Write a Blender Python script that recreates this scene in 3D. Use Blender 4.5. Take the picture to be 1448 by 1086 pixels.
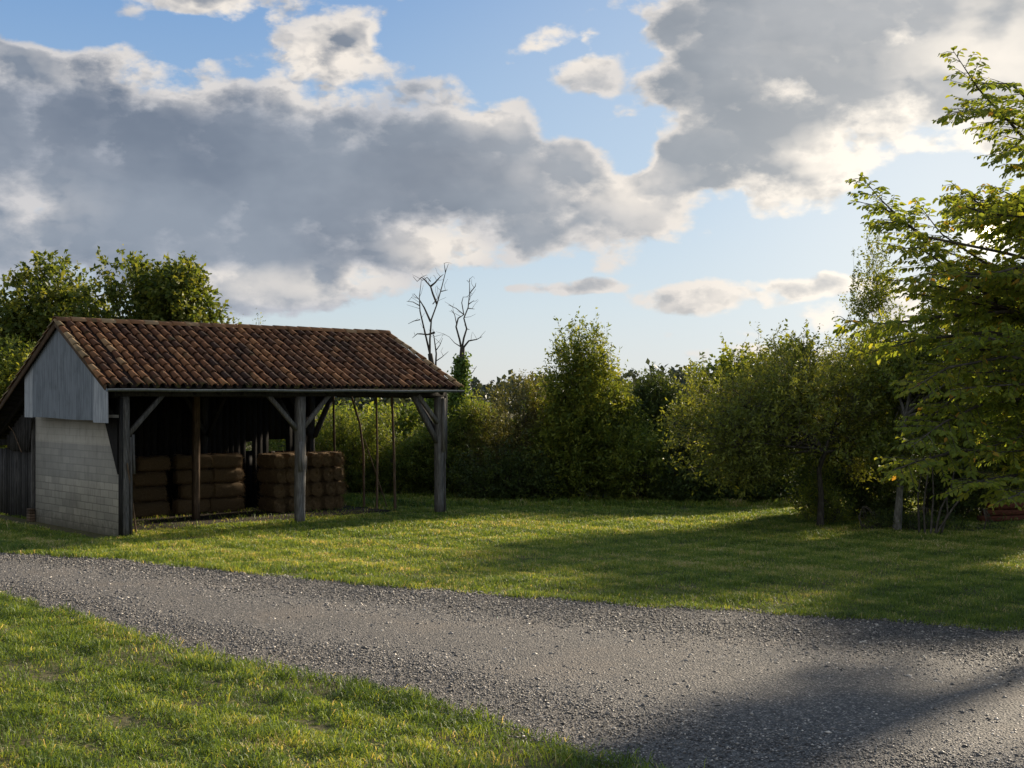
import bpy, math, random
import numpy as np
R = math.radians
for o in list(bpy.data.objects): bpy.data.objects.remove(o)
sc = bpy.context.scene
col = sc.collection
rng = np.random.default_rng(7)
random.seed(7)
# ------------------------------------------------------------ camera
F_PX, CAM_H, HOR = 1828.0, 3.0, 562.0        # focal length (photo pixels), eye height, horizon row
cam = bpy.data.cameras.new('camera'); cam_o = bpy.data.objects.new('camera', cam); col.objects.link(cam_o)
cam_o.location = (0, 0, CAM_H); cam_o.rotation_euler = (R(90), 0, 0)
cam.sensor_width = 36; cam.lens = 36*F_PX/1448; cam.shift_y = (HOR-543)/1448
cam.clip_start = .1; cam.clip_end = 6000
sc.camera = cam_o
sc.view_settings.view_transform = 'Standard'; sc.view_settings.look = 'None'
sc.view_settings.gamma = 1; sc.view_settings.exposure = 0.97
SUN_AZ, SUN_EL = 41.0, 22.5
sun = bpy.data.lights.new('sun', 'SUN'); sun.energy = 5.0; sun.angle = R(4.5); sun.color = (1, .86, .66)
sun_o = bpy.data.objects.new('sun', sun); col.objects.link(sun_o)
sun_o.rotation_euler = (R(90-SUN_EL), 0, R(180-SUN_AZ))
sun_o.location = (20, 22, 15)
sc.cycles.max_bounces = 7; sc.cycles.diffuse_bounces = 2; sc.cycles.glossy_bounces = 2
sc.cycles.transmission_bounces = 4; sc.cycles.transparent_max_bounces = 4

# ------------------------------------------------------------ node helper
class NT:
    def __init__(s, tree): s.t = tree; tree.nodes.clear()
    def n(s, typ, **kw):
        nd = s.t.nodes.new(typ)
        for k, v in kw.items():
            if k == 'ins':
                for a, b in v.items():
                    sk = nd.inputs[a]
                    if isinstance(b, bpy.types.NodeSocket): s.t.links.new(b, sk)
                    else: sk.default_value = b
            else: setattr(nd, k, v)
        return nd
    def m(s, op, a, b=None, c=None, clamp=False):
        nd = s.t.nodes.new('ShaderNodeMath'); nd.operation = op; nd.use_clamp = clamp
        for i, v in enumerate((a, b, c)):
            if v is None: continue
            if isinstance(v, bpy.types.NodeSocket): s.t.links.new(v, nd.inputs[i])
            else: nd.inputs[i].default_value = v
        return nd.outputs[0]
    def ss(s, v, a, b):       # smoothstep
        nd = s.n('ShaderNodeMapRange', interpolation_type='SMOOTHSTEP', ins={0: v, 1: a, 2: b}); return nd.outputs[0]
    def mix(s, f, a, b, bt='MIX'):
        nd = s.n('ShaderNodeMix', data_type='RGBA', blend_type=bt)
        for i, v in ((0, f), (6, a), (7, b)):
            if isinstance(v, bpy.types.NodeSocket): s.t.links.new(v, nd.inputs[i])
            else: nd.inputs[i].default_value = v if i == 0 else (*v, 1)
        return nd.outputs[2]
    def ramp(s, f, stops):
        nd = s.n('ShaderNodeValToRGB', ins={0: f}); cr = nd.color_ramp
        while len(cr.elements) < len(stops): cr.elements.new(.5)
        for e, (p, c) in zip(cr.elements, stops): e.position = p; e.color = (*c, 1)
        return nd.outputs[0]
    def noise(s, vec, scale, detail=4, rough=.55, dist=0.):
        nd = s.n('ShaderNodeTexNoise', ins={'Vector': vec, 'Scale': scale, 'Detail': detail, 'Roughness': rough, 'Distortion': dist}); return nd.outputs[0]

# ------------------------------------------------------------ sky
def px_dir(x, y):
    u = (x-724)/F_PX; v = (HOR-y)/F_PX
    return math.atan(u), v/math.sqrt(1+u*u)
world = bpy.data.worlds.new('World'); sc.world = world; world.use_nodes = True
w = NT(world.node_tree)
tc = w.n('ShaderNodeTexCoord').outputs['Generated']
sx = w.n('ShaderNodeSeparateXYZ', ins={0: tc})
X_, Y_, Z_ = sx.outputs
az = w.m('ARCTAN2', X_, Y_)
hyp = w.m('SQRT', w.m('ADD', w.m('MULTIPLY', X_, X_), w.m('MULTIPLY', Y_, Y_)))
el = w.m('DIVIDE', Z_, w.m('MAXIMUM', hyp, .02))
pv = w.n('ShaderNodeCombineXYZ', ins={0: az, 1: el, 2: 0.}).outputs[0]
pn = w.n('ShaderNodeCombineXYZ', ins={0: az, 1: w.m('MULTIPLY', el, 1.55), 2: 0.}).outputs[0]
warp = w.n('ShaderNodeTexNoise', ins={'Vector': pn, 'Scale': 9., 'Detail': 3., 'Roughness': .5}).outputs['Color']
wv = w.n('ShaderNodeVectorMath', operation='MULTIPLY_ADD', ins={0: warp, 1: (.07, .04, 0), 2: (-.035, -.02, 0)}).outputs[0]
pw = w.n('ShaderNodeVectorMath', operation='ADD', ins={0: pv, 1: wv}).outputs[0]
BL = [  # cx, cy, rx, ry, rot, gain
 (300,225,400,150,0,1.5),(60,170,230,130,0,1.1),(640,240,330,125,-8,1.4),(840,285,190,58,0,.9),(430,345,300,75,0,1.1),
 (120,330,260,75,0,1.0),(400,398,190,34,0,.65),(500,60,110,70,30,.75),(290,-5,120,32,0,.7),(110,110,170,50,0,.7),
 (185,50,40,50,0,.45),
 (1150,60,300,180,0,1.5),(1080,190,210,95,12,1.3),(1400,60,210,160,0,1.5),(1230,205,190,60,16,.9),(960,265,110,36,0,.7),
 (990,60,130,110,0,1.0),
 (775,55,80,34,15,.65),(840,112,70,30,0,.55),(720,100,40,20,0,.3),
 (808,410,90,15,2,.8),(985,426,125,26,4,.75),(1150,405,110,15,0,.6),(1412,212,50,16,10,.6),(700,472,50,10,0,.4),(1080,505,190,13,0,.4),
 (910,470,150,8,-4,.25),(1170,270,60,6,0,.35),(240,420,170,20,0,.4),(1300,440,160,30,0,.45),
 (-400,200,300,160,0,1.2),(1900,260,300,90,0,1.0),(2100,-300,500,200,0,1.2),(400,-500,700,160,0,1.2),(1500,-900,700,250,0,1.2)]
fld = None
for cx, cy, rx, ry, rot, g in BL:
    a, e = px_dir(cx, cy)
    mp = w.n('ShaderNodeMapping', vector_type='TEXTURE', ins={0: pw, 'Location': (a, e, 0), 'Rotation': (0, 0, R(rot)), 'Scale': (rx/F_PX, ry/F_PX, 1)}).outputs[0]
    ln = w.n('ShaderNodeVectorMath', operation='DOT_PRODUCT', ins={0: mp, 1: mp}).outputs[1]
    f = w.m('MULTIPLY', w.m('SUBTRACT', 1., ln), g)
    f = w.m('MAXIMUM', f, -1.)
    fld = f if fld is None else w.m('SMOOTH_MAX', fld, f, .18)
for cx, cy, rx, ry, g in ((650,45,130,60,1.0),(700,25,160,60,.8),(800,165,60,40,.9),(880,205,55,50,1.1),(745,100,90,45,.8),(250,50,110,35,1.1),(70,30,110,45,1.2),(580,50,60,40,.5),(760,470,300,60,.5),(1330,260,150,40,.6)):
    a, e = px_dir(cx, cy)
    mp = w.n('ShaderNodeMapping', vector_type='TEXTURE', ins={0: pw, 'Location': (a, e, 0), 'Scale': (rx/F_PX, ry/F_PX, 1)}).outputs[0]
    ln = w.n('ShaderNodeVectorMath', operation='DOT_PRODUCT', ins={0: mp, 1: mp}).outputs[1]
    fld = w.m('SUBTRACT', fld, w.m('MULTIPLY', w.m('MAXIMUM', w.m('SUBTRACT', 1., ln), 0.), g))
n1 = w.noise(pn, 15., 9, .56)
sh = w.n('ShaderNodeVectorMath', operation='ADD', ins={0: pn, 1: (.007, .009, 0)}).outputs[0]
wv2 = w.n('ShaderNodeVectorMath', operation='MULTIPLY_ADD', ins={0: w.n('ShaderNodeTexNoise', ins={'Vector': pn, 'Scale': 30., 'Detail': 5., 'Roughness': .6}).outputs['Color'], 1: (.03, .03, 0), 2: (-.015, -.015, 0)}).outputs[0]
def puffs(v):
    v = w.n('ShaderNodeVectorMath', operation='ADD', ins={0: v, 1: wv2}).outputs[0]
    vo_ = w.n('ShaderNodeTexVoronoi', voronoi_dimensions='2D', feature='SMOOTH_F1', ins={'Vector': v, 'Scale': 20., 'Detail': 3., 'Roughness': .5, 'Smoothness': .35})
    return w.m('MULTIPLY_ADD', vo_.outputs['Distance'], -1.6, 1.25)
n2 = w.noise(sh, 15., 5, .5)
nb = w.noise(pn, 4.5, 3, .5)
pf = puffs(pn); pf2 = puffs(sh)
D = w.m('ADD', fld, w.m('MULTIPLY', w.m('SUBTRACT', n1, .5), 3.1))
D = w.m('ADD', D, w.m('MULTIPLY', w.m('SUBTRACT', nb, .5), 1.9))
D = w.m('ADD', D, w.m('MULTIPLY', pf, .42))
D = w.m('ADD', D, w.m('MULTIPLY', w.m('SUBTRACT', w.noise(pn, 48., 6, .65), .5), .8))
alpha = w.ss(D, -.16, .42)
thick = w.ss(D, .12, 1.05)
emb = w.m('ADD', w.m('MULTIPLY', w.m('SUBTRACT', n1, n2), 1.6), w.m('MULTIPLY', w.m('SUBTRACT', pf, pf2), .8))
emb = w.m('MULTIPLY', emb, w.m('MULTIPLY_ADD', w.ss(D, 1.35, .35), .88, .12))
sa, se = px_dir(1400, 328)
dv = w.n('ShaderNodeVectorMath', operation='DISTANCE', ins={0: pv, 1: (sa, se, 0)}).outputs[1]
near = w.ss(dv, .62, .0)
nearer = w.ss(dv, .26, .0)
# the sun-facing flanks of the clouds
lit = None
for cx, cy, rx, ry, rot, g in ((880,270,170,60,-14,1.),(690,150,130,60,-20,.75),(480,70,130,90,30,1.),(620,350,110,50,0,1.),(420,405,230,30,0,.8),(1150,235,260,55,17,1.),(1400,70,160,120,0,1.),
                           (800,80,110,70,0,1.),(230,90,170,60,0,.65),(80,100,150,45,0,.5),(300,0,150,40,0,1.),(510,190,40,20,0,.3),(60,290,120,60,0,.35),(1000,430,300,50,0,.8),(1330,150,180,60,20,.8)):
    a, e = px_dir(cx, cy)
    mp = w.n('ShaderNodeMapping', vector_type='TEXTURE', ins={0: pw, 'Location': (a, e, 0), 'Rotation': (0, 0, R(rot)), 'Scale': (rx/F_PX*1.1, ry/F_PX*1.1, 1)}).outputs[0]
    ln = w.n('ShaderNodeVectorMath', operation='DOT_PRODUCT', ins={0: mp, 1: mp}).outputs[1]
    f = w.m('MULTIPLY', w.m('MAXIMUM', w.m('SUBTRACT', 1., ln), 0.), g)
    lit = f if lit is None else w.m('MAXIMUM', lit, f)
patch = w.ss(w.noise(sh, 14., 4, .5), .36, .62)
lo = w.m('SUBTRACT', thick, w.m('MULTIPLY', lit, w.m('MULTIPLY_ADD', patch, .85, .1)), clamp=True)
lo = w.m('SUBTRACT', w.m('MULTIPLY_ADD', w.m('MULTIPLY', lit, w.ss(D, .1, .6)), .16, lo), emb, clamp=True)
edge_c = w.mix(w.m('MAXIMUM', near, w.m('MULTIPLY', lit, .8)), (.42, .44, .49), (.88, .80, .70))
core_c = w.mix(near, w.mix(w.ss(w.noise(pn, 4., 5, .55), .38, .62), (.155, .19, .25), (.245, .285, .345)), w.mix(w.ss(w.noise(pn, 5., 5, .55), .38, .62), (.30, .325, .35), (.45, .46, .47)))
var = w.m('MULTIPLY', w.m('SUBTRACT', w.noise(pn, 6., 6, .55), .5), .55)
cc = w.mix(w.m('SUBTRACT', lo, var, clamp=True), edge_c, core_c)
cc = w.mix(nearer, cc, w.mix(lo, (1.0, .93, .82), (.50, .50, .50)))
nish = w.n('ShaderNodeTexSky', sky_type='NISHITA', sun_disc=False, sun_elevation=R(SUN_EL), sun_rotation=R(SUN_AZ), air_density=1.0, dust_density=1.2, ozone_density=1.6).outputs[0]
blue = w.n('ShaderNodeVectorMath', operation='SCALE', ins={0: nish, 'Scale': .075}).outputs[0]
grd = w.ramp(w.m('MULTIPLY', el, 3.2), [(0, (.66, .68, .68)), (.22, (.52, .63, .72)), (.5, (.33, .49, .69)), (1, (.17, .33, .61))])
blue = w.mix(.75, blue, grd)
blue = w.mix(w.m('MULTIPLY', near, .55), blue, (.62, .70, .76))
blue = w.mix(w.m('MULTIPLY', nearer, .45), blue, (.86, .86, .82))
skyc = w.mix(alpha, blue, cc)
glow = w.m('POWER', w.ss(dv, .04, .0), 3.)
skyc = w.mix(glow, skyc, (2.4, 2.1, 1.7))
spot = w.ss(dv, .0060, .002)
skyc = w.mix(spot, skyc, (24., 20., 15.))
# sky behind the viewer is raised and greyed as added fill for shaded faces
back = w.n('ShaderNodeVectorMath', operation='DOT_PRODUCT', ins={0: tc, 1: (.5, .86, .1)}).outputs[1]
bk = w.m('MULTIPLY_ADD', w.ss(back, -.5, .5), -.2, 1.2)
skyc = w.n('ShaderNodeVectorMath', operation='SCALE', ins={0: skyc, 'Scale': bk}).outputs[0]
skyc = w.mix(w.m('MULTIPLY', w.ss(back, .5, -.3), .65), skyc, (.50, .49, .47))
bg = w.n('ShaderNodeBackground', ins={0: skyc, 1: .6})
w.n('ShaderNodeOutputWorld', ins={0: bg.outputs[0]})
world.cycles.sampling_method = 'MANUAL'; world.cycles.sample_map_resolution = 512

# ------------------------------------------------------------ materials
def mat(name):
    m = bpy.data.materials.new(name); m.use_nodes = True
    return m, NT(m.node_tree)
def finish(t, colr, rough=.8, bump=None, bstr=.3, bdist=.02, metal=0., spec=.3):
    p = t.n('ShaderNodeBsdfPrincipled', ins={'Roughness': rough, 'Metallic': metal, 'Specular IOR Level': spec})
    if isinstance(colr, bpy.types.NodeSocket): t.t.links.new(colr, p.inputs[0])
    else: p.inputs[0].default_value = (*colr, 1)
    if bump is not None:
        b = t.n('ShaderNodeBump', ins={'Height': bump, 'Strength': bstr, 'Distance': bdist}); t.t.links.new(b.outputs[0], p.inputs['Normal'])
    t.n('ShaderNodeOutputMaterial', ins={0: p.outputs[0]}); return p
def leaf_mat(name, stops, trans=.4, rough=.55, tcol=1.5, spec=.25):
    m, t = mat(name)
    a = t.n('ShaderNodeAttribute', attribute_name='rnd').outputs['Fac']
    c = t.ramp(a, stops)
    p = t.n('ShaderNodeBsdfPrincipled', ins={0: c, 'Roughness': rough, 'Specular IOR Level': spec})
    c2 = t.mix(1., c, (tcol*1.15, tcol, tcol*.45), 'MULTIPLY')
    tr = t.n('ShaderNodeBsdfTranslucent', ins={0: c2})
    mx = t.n('ShaderNodeMixShader', ins={0: trans, 1: p.outputs[0], 2: tr.outputs[0]})
    t.n('ShaderNodeOutputMaterial', ins={0: mx.outputs[0]}); return m
M = {}
M['leaf_mid'] = leaf_mat('leaf_mid', [(0, (0.068, 0.098, 0.018)), (.5, (0.137, 0.180, 0.029)), (1, (0.276, 0.287, 0.046))], .42)
M['leaf_yel'] = leaf_mat('leaf_yellow_green', [(0, (0.060, 0.092, 0.019)), (.5, (0.120, 0.172, 0.034)), (1, (0.228, 0.246, 0.054))], .45)
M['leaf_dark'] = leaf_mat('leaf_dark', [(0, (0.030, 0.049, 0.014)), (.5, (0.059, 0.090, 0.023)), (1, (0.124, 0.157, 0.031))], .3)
M['leaf_apple'] = leaf_mat('leaf_apple', [(0, (0.077, 0.097, 0.023)), (.5, (0.147, 0.178, 0.035)), (1, (0.259, 0.275, 0.052))], .38)
M['leaf_brown'] = leaf_mat('leaf_brownish', [(0, (0.070, 0.067, 0.027)), (.5, (0.111, 0.119, 0.038)), (1, (0.193, 0.194, 0.061))], .35)
M['leaf_elm'] = leaf_mat('leaf_bough', [(0, (0.097, 0.140, 0.026)), (.55, (0.164, 0.215, 0.036)), (.93, (0.270, 0.281, 0.048)), (1, (0.422, 0.248, 0.048))], .58)
M['grass'] = leaf_mat('grass_blades', [(0, (0.052, 0.084, 0.017)), (.3, (0.109, 0.174, 0.029)), (.6, (0.218, 0.286, 0.047)), (.82, (0.345, 0.347, 0.079)), (.93, (0.483, 0.392, 0.179)), (1, (0.575, 0.470, 0.263))], .38, .5)
M['leaf_broad'] = leaf_mat('leaf_broad', [(0, (0.046, 0.074, 0.016)), (.5, (0.098, 0.133, 0.027)), (1, (0.196, 0.202, 0.041))], .42)
M['ivy'] = leaf_mat('ivy_leaf', [(0, (0.048, 0.096, 0.024)), (1, (0.176, 0.256, 0.056))], .35)
def wood_mat(name, a, b, c, sc_=(14, 14, 1.2)):
    m, t = mat(name)
    g = t.n('ShaderNodeTexCoord').outputs['Object']
    mp = t.n('ShaderNodeMapping', ins={0: g, 'Scale': sc_}).outputs[0]
    n = t.noise(mp, 3., 6, .65, .3); n2_ = t.noise(g, 1.7, 3)
    r = t.n('ShaderNodeAttribute', attribute_name='rnd').outputs['Fac']
    cc_ = t.ramp(n, [(.3, a), (.52, b), (.72, c)])
    k = t.m('ADD', t.m('MULTIPLY', r, .6), t.m('ADD', t.m('MULTIPLY', n2_, .5), .4))
    kk = t.n('ShaderNodeCombineColor', ins={0: k, 1: k, 2: k}).outputs[0]
    cc_ = t.mix(1., cc_, kk, 'MULTIPLY')
    finish(t, cc_, .85, n, .6, .012, spec=.15); return m
M['wood'] = wood_mat('weathered_oak', (.05, .045, .04), (.13, .12, .108), (.24, .225, .20))
M['wood_dark'] = wood_mat('dark_planks', (.014, .013, .012), (.038, .035, .032), (.09, .082, .075))  # also darkened to carry the shade on inside posts and beams
M['wood_black'] = wood_mat('shade_black_boards', (.006, .006, .005), (.014, .012, .011), (.03, .026, .022))  # coloured near black to stand in for the shade inside the barn
M['wood_brown'] = wood_mat('brown_timber', (.05, .032, .02), (.12, .08, .05), (.2, .14, .09))
M['bark'] = wood_mat('grey_bark', (.03, .027, .022), (.075, .065, .05), (.15, .135, .11), (5, 5, 2))
M['bark_pale'] = wood_mat('pale_bark', (.05, .048, .04), (.13, .12, .10), (.26, .25, .22), (6, 6, 2.5))
M['planks_red'] = wood_mat('reddish_timber', (.04, .014, .008), (.10, .035, .02), (.16, .06, .035), (1.5, 14, 14))
# roof tiles
m, t = mat('clay_tile'); M['tile'] = m
g = t.n('ShaderNodeTexCoord').outputs['Object']
r = t.n('ShaderNodeAttribute', attribute_name='rnd').outputs['Fac']
cbase = t.ramp(r, [(0, (0.025, 0.015, 0.012)), (.3, (0.083, 0.038, 0.021)), (.6, (0.152, 0.067, 0.031)), (.85, (0.253, 0.122, 0.053)), (1, (0.318, 0.218, 0.116))])
n = t.noise(g, 1.3, 5, .6); nf = t.noise(g, 22., 5, .7)
dark = t.m('MULTIPLY', t.ss(n, .45, .72), .5)
cbase = t.mix(dark, cbase, (.022, .017, .014))
cbase = t.mix(t.m('MULTIPLY', t.ss(nf, .56, .74), .55), cbase, (.035, .028, .022))
cbase = t.mix(t.m('MULTIPLY', t.ss(t.noise(g, 35., 3, .6), .66, .74), .5), cbase, (.30, .27, .2))
cbase = t.mix(t.m('MULTIPLY', t.ss(t.noise(g, 2.6, 6, .7), .58, .68), .45), cbase, (.075, .075, .03))
zz = t.n('ShaderNodeSeparateXYZ', ins={0: g}).outputs[2]
moss = t.m('MULTIPLY', t.ss(zz, 3.42, 3.2), t.ss(t.noise(g, 6., 3), .52, .62))
cbase = t.mix(t.m('MULTIPLY', moss, .7), cbase, (.09, .09, .02))
finish(t, cbase, .85, nf, .5, .01, spec=.2)
# metal sheet
def metal_mat(name, base, dk):
    m, t = mat(name)
    g = t.n('ShaderNodeTexCoord').outputs['Object']
    mp = t.n('ShaderNodeMapping', ins={0: g, 'Scale': (9, 9, .7)}).outputs[0]
    n = t.noise(mp, 2.5, 6, .6); n2_ = t.noise(g, 2.3, 4)
    c = t.mix(t.ss(n, .35, .7), base, dk)
    c = t.mix(t.m('MULTIPLY', t.ss(n2_, .5, .75), .5), c, tuple(x*.65 for x in dk))
    finish(t, c, .55, n, .15, .01, .25, .4); return m
M['sheet'] = metal_mat('zinc_sheet', (.20, .225, .25), (.125, .145, .165))
M['sheet_light'] = metal_mat('pale_sheet', (.36, .38, .40), (.19, .21, .23))
M['gutter'] = metal_mat('gutter_zinc', (.20, .21, .21), (.11, .12, .12))
# concrete blocks (wall local: y along the wall, z up)
m, t = mat('concrete_block'); M['block'] = m
g = t.n('ShaderNodeTexCoord').outputs['Object']
sp = t.n('ShaderNodeSeparateXYZ', ins={0: g})
bv = t.n('ShaderNodeCombineXYZ', ins={0: sp.outputs[1], 1: sp.outputs[2], 2: 0.}).outputs[0]
wob = t.n('ShaderNodeTexNoise', ins={'Vector': g, 'Scale': 3., 'Detail': 2.}).outputs['Color']
bv2 = t.n('ShaderNodeVectorMath', operation='MULTIPLY_ADD', ins={0: wob, 1: (.02, .02, 0), 2: bv}).outputs[0]
br = t.n('ShaderNodeTexBrick', ins={'Vector': bv2, 'Color1': (.46, .42, .345, 1), 'Color2': (.33, .305, .255, 1), 'Mortar': (.26, .24, .20, 1), 'Scale': 1., 'Mortar Size': .011, 'Mortar Smooth': .4, 'Bias': -.1, 'Brick Width': .42, 'Row Height': .165})
br.offset = .5
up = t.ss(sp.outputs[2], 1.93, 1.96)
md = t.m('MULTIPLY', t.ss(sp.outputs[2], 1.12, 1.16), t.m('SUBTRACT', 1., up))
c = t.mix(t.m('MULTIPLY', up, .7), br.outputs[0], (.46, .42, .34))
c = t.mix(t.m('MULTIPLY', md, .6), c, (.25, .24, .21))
st = t.noise(t.n('ShaderNodeMapping', ins={0: g, 'Scale': (3, 3, 1.)}).outputs[0], 2.2, 6, .65)
c = t.mix(t.m('MULTIPLY', t.ss(st, .45, .75), .35), c, (.12, .115, .10))
c = t.mix(t.m('MULTIPLY', t.ss(t.m('ADD', sp.outputs[2], t.m('MULTIPLY', t.noise(g, 5., 5, .7), .9)), .85, .45), .65), c, (.13, .125, .09))
hh = t.m('ADD', t.m('MULTIPLY', t.m('SUBTRACT', 1., br.outputs['Fac']), 1.), t.m('MULTIPLY', t.noise(g, 60., 3), .35))
finish(t, c, .92, hh, .5, .012, spec=.15)
# ground under the grass
m, t = mat('soil_and_turf'); M['ground'] = m
g = t.n('ShaderNodeNewGeometry').outputs['Position']
n = t.noise(g, .8, 5, .6); nf = t.noise(g, 14., 6, .7)
c = t.ramp(nf, [(.3, (.035, .038, .016)), (.5, (.085, .08, .035)), (.7, (.19, .15, .08))])
c = t.mix(t.m('MULTIPLY', t.ss(n, .55, .7), .45), c, (.17, .12, .07))
finish(t, c, .95, nf, .8, .04, spec=.1)
# gravel road
m, t = mat('grey_gravel'); M['road'] = m
g = t.n('ShaderNodeNewGeometry').outputs['Position']
vo = t.n('ShaderNodeTexVoronoi', ins={'Vector': g, 'Scale': 42., 'Randomness': 1.})
n = t.noise(g, .55, 4, .55); nf = t.noise(g, 55., 4, .7)
vr = t.n('ShaderNodeSeparateColor', ins={0: vo.outputs['Color']}).outputs[0]
c = t.ramp(vr, [(0, (0.065, 0.058, 0.052)), (.5, (0.156, 0.139, 0.118)), (.85, (0.247, 0.217, 0.183)), (1, (0.442, 0.384, 0.319))])
c = t.mix(t.m('MULTIPLY', t.ss(vo.outputs['Distance'], .25, .6), .7), c, (.03, .028, .025))
c = t.mix(t.m('MULTIPLY', t.ss(n, .5, .68), .45), c, (.16, .13, .10))
c = t.mix(t.m('MULTIPLY', t.ss(nf, .5, .7), .4), c, (.19, .175, .155))
finish(t, c, .8, t.m('SUBTRACT', 1., vo.outputs['Distance']), .9, .02, spec=.3)
m, t = mat('gravel_chips'); M['chips'] = m
a = t.n('ShaderNodeAttribute', attribute_name='rnd').outputs['Fac']
finish(t, t.ramp(a, [(0, (0.047, 0.043, 0.039)), (.5, (0.135, 0.121, 0.107)), (.85, (0.297, 0.260, 0.219)), (1, (0.648, 0.572, 0.475))]), .6, spec=.4)
# straw
m, t = mat('old_straw'); M['straw'] = m
g = t.n('ShaderNodeTexCoord').outputs['Object']
a = t.n('ShaderNodeAttribute', attribute_name='rnd').outputs['Fac']
n = t.noise(t.n('ShaderNodeMapping', ins={0: g, 'Scale': (6, 30, 22)}).outputs[0], 2., 6, .7, 1.5)
c = t.ramp(n, [(.3, (0.040, 0.024, 0.014)), (.5, (0.114, 0.071, 0.035)), (.72, (0.255, 0.171, 0.088))])
oi = t.n('ShaderNodeObjectInfo').outputs['Random']
c = t.mix(t.m('MULTIPLY', oi, .5), c, (.03, .02, .012))
c = t.mix(t.m('MULTIPLY', a, .5), c, (.40, .27, .13))
finish(t, c, .85, n, .9, .03, spec=.15)
m, t = mat('twine'); M['twine'] = m; finish(t, (.22, .14, .08), .8)
m, t = mat('far_hill'); M['hill'] = m
g = t.n('ShaderNodeNewGeometry').outputs['Position']
finish(t, t.ramp(t.noise(g, .05, 6, .7), [(.3, (.03, .045, .035)), (.7, (.07, .09, .06))]), .95)
M['far_leaf'] = leaf_mat('far_leaf', [(0, (.028, .04, .03)), (1, (.06, .075, .05))], .2)

# ------------------------------------------------------------ mesh building
def tag(o, label=None, cat=None, group=None, kind=None):
    if label: o['label'] = label
    if cat: o['category'] = cat
    if group: o['group'] = group
    if kind: o['kind'] = kind
    return o
def np_mesh(name, V, Fs, rnd, material, parent=None, smooth=False):
    """V (n,3); Fs list of (m,k) int arrays; rnd list of matching per-face values"""
    me = bpy.data.meshes.new(name)
    V = np.asarray(V, np.float32)
    me.vertices.add(len(V)); me.vertices.foreach_set('co', V.ravel())
    loops = np.concatenate([f.ravel() for f in Fs]).astype(np.int32)
    tot = np.concatenate([np.full(len(f), f.shape[1], np.int32) for f in Fs])
    st = np.concatenate([[0], np.cumsum(tot)[:-1]]).astype(np.int32)
    me.loops.add(len(loops)); me.loops.foreach_set('vertex_index', loops)
    me.polygons.add(len(tot)); me.polygons.foreach_set('loop_start', st)
    if smooth: me.polygons.foreach_set('use_smooth', np.ones(len(tot), bool))
    me.update(calc_edges=True)
    at = me.attributes.new('rnd', 'FLOAT', 'FACE')
    at.data.foreach_set('value', np.concatenate(rnd).astype(np.float32))
    me.materials.append(material)
    o = bpy.data.objects.new(name, me); col.objects.link(o)
    if parent: o.parent = parent
    return o
def empty(name, loc, rz=0):
    o = bpy.data.objects.new(name, None); col.objects.link(o)
    o.location = loc; o.rotation_euler = (0, 0, rz); o.empty_display_size = .2; return o
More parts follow.
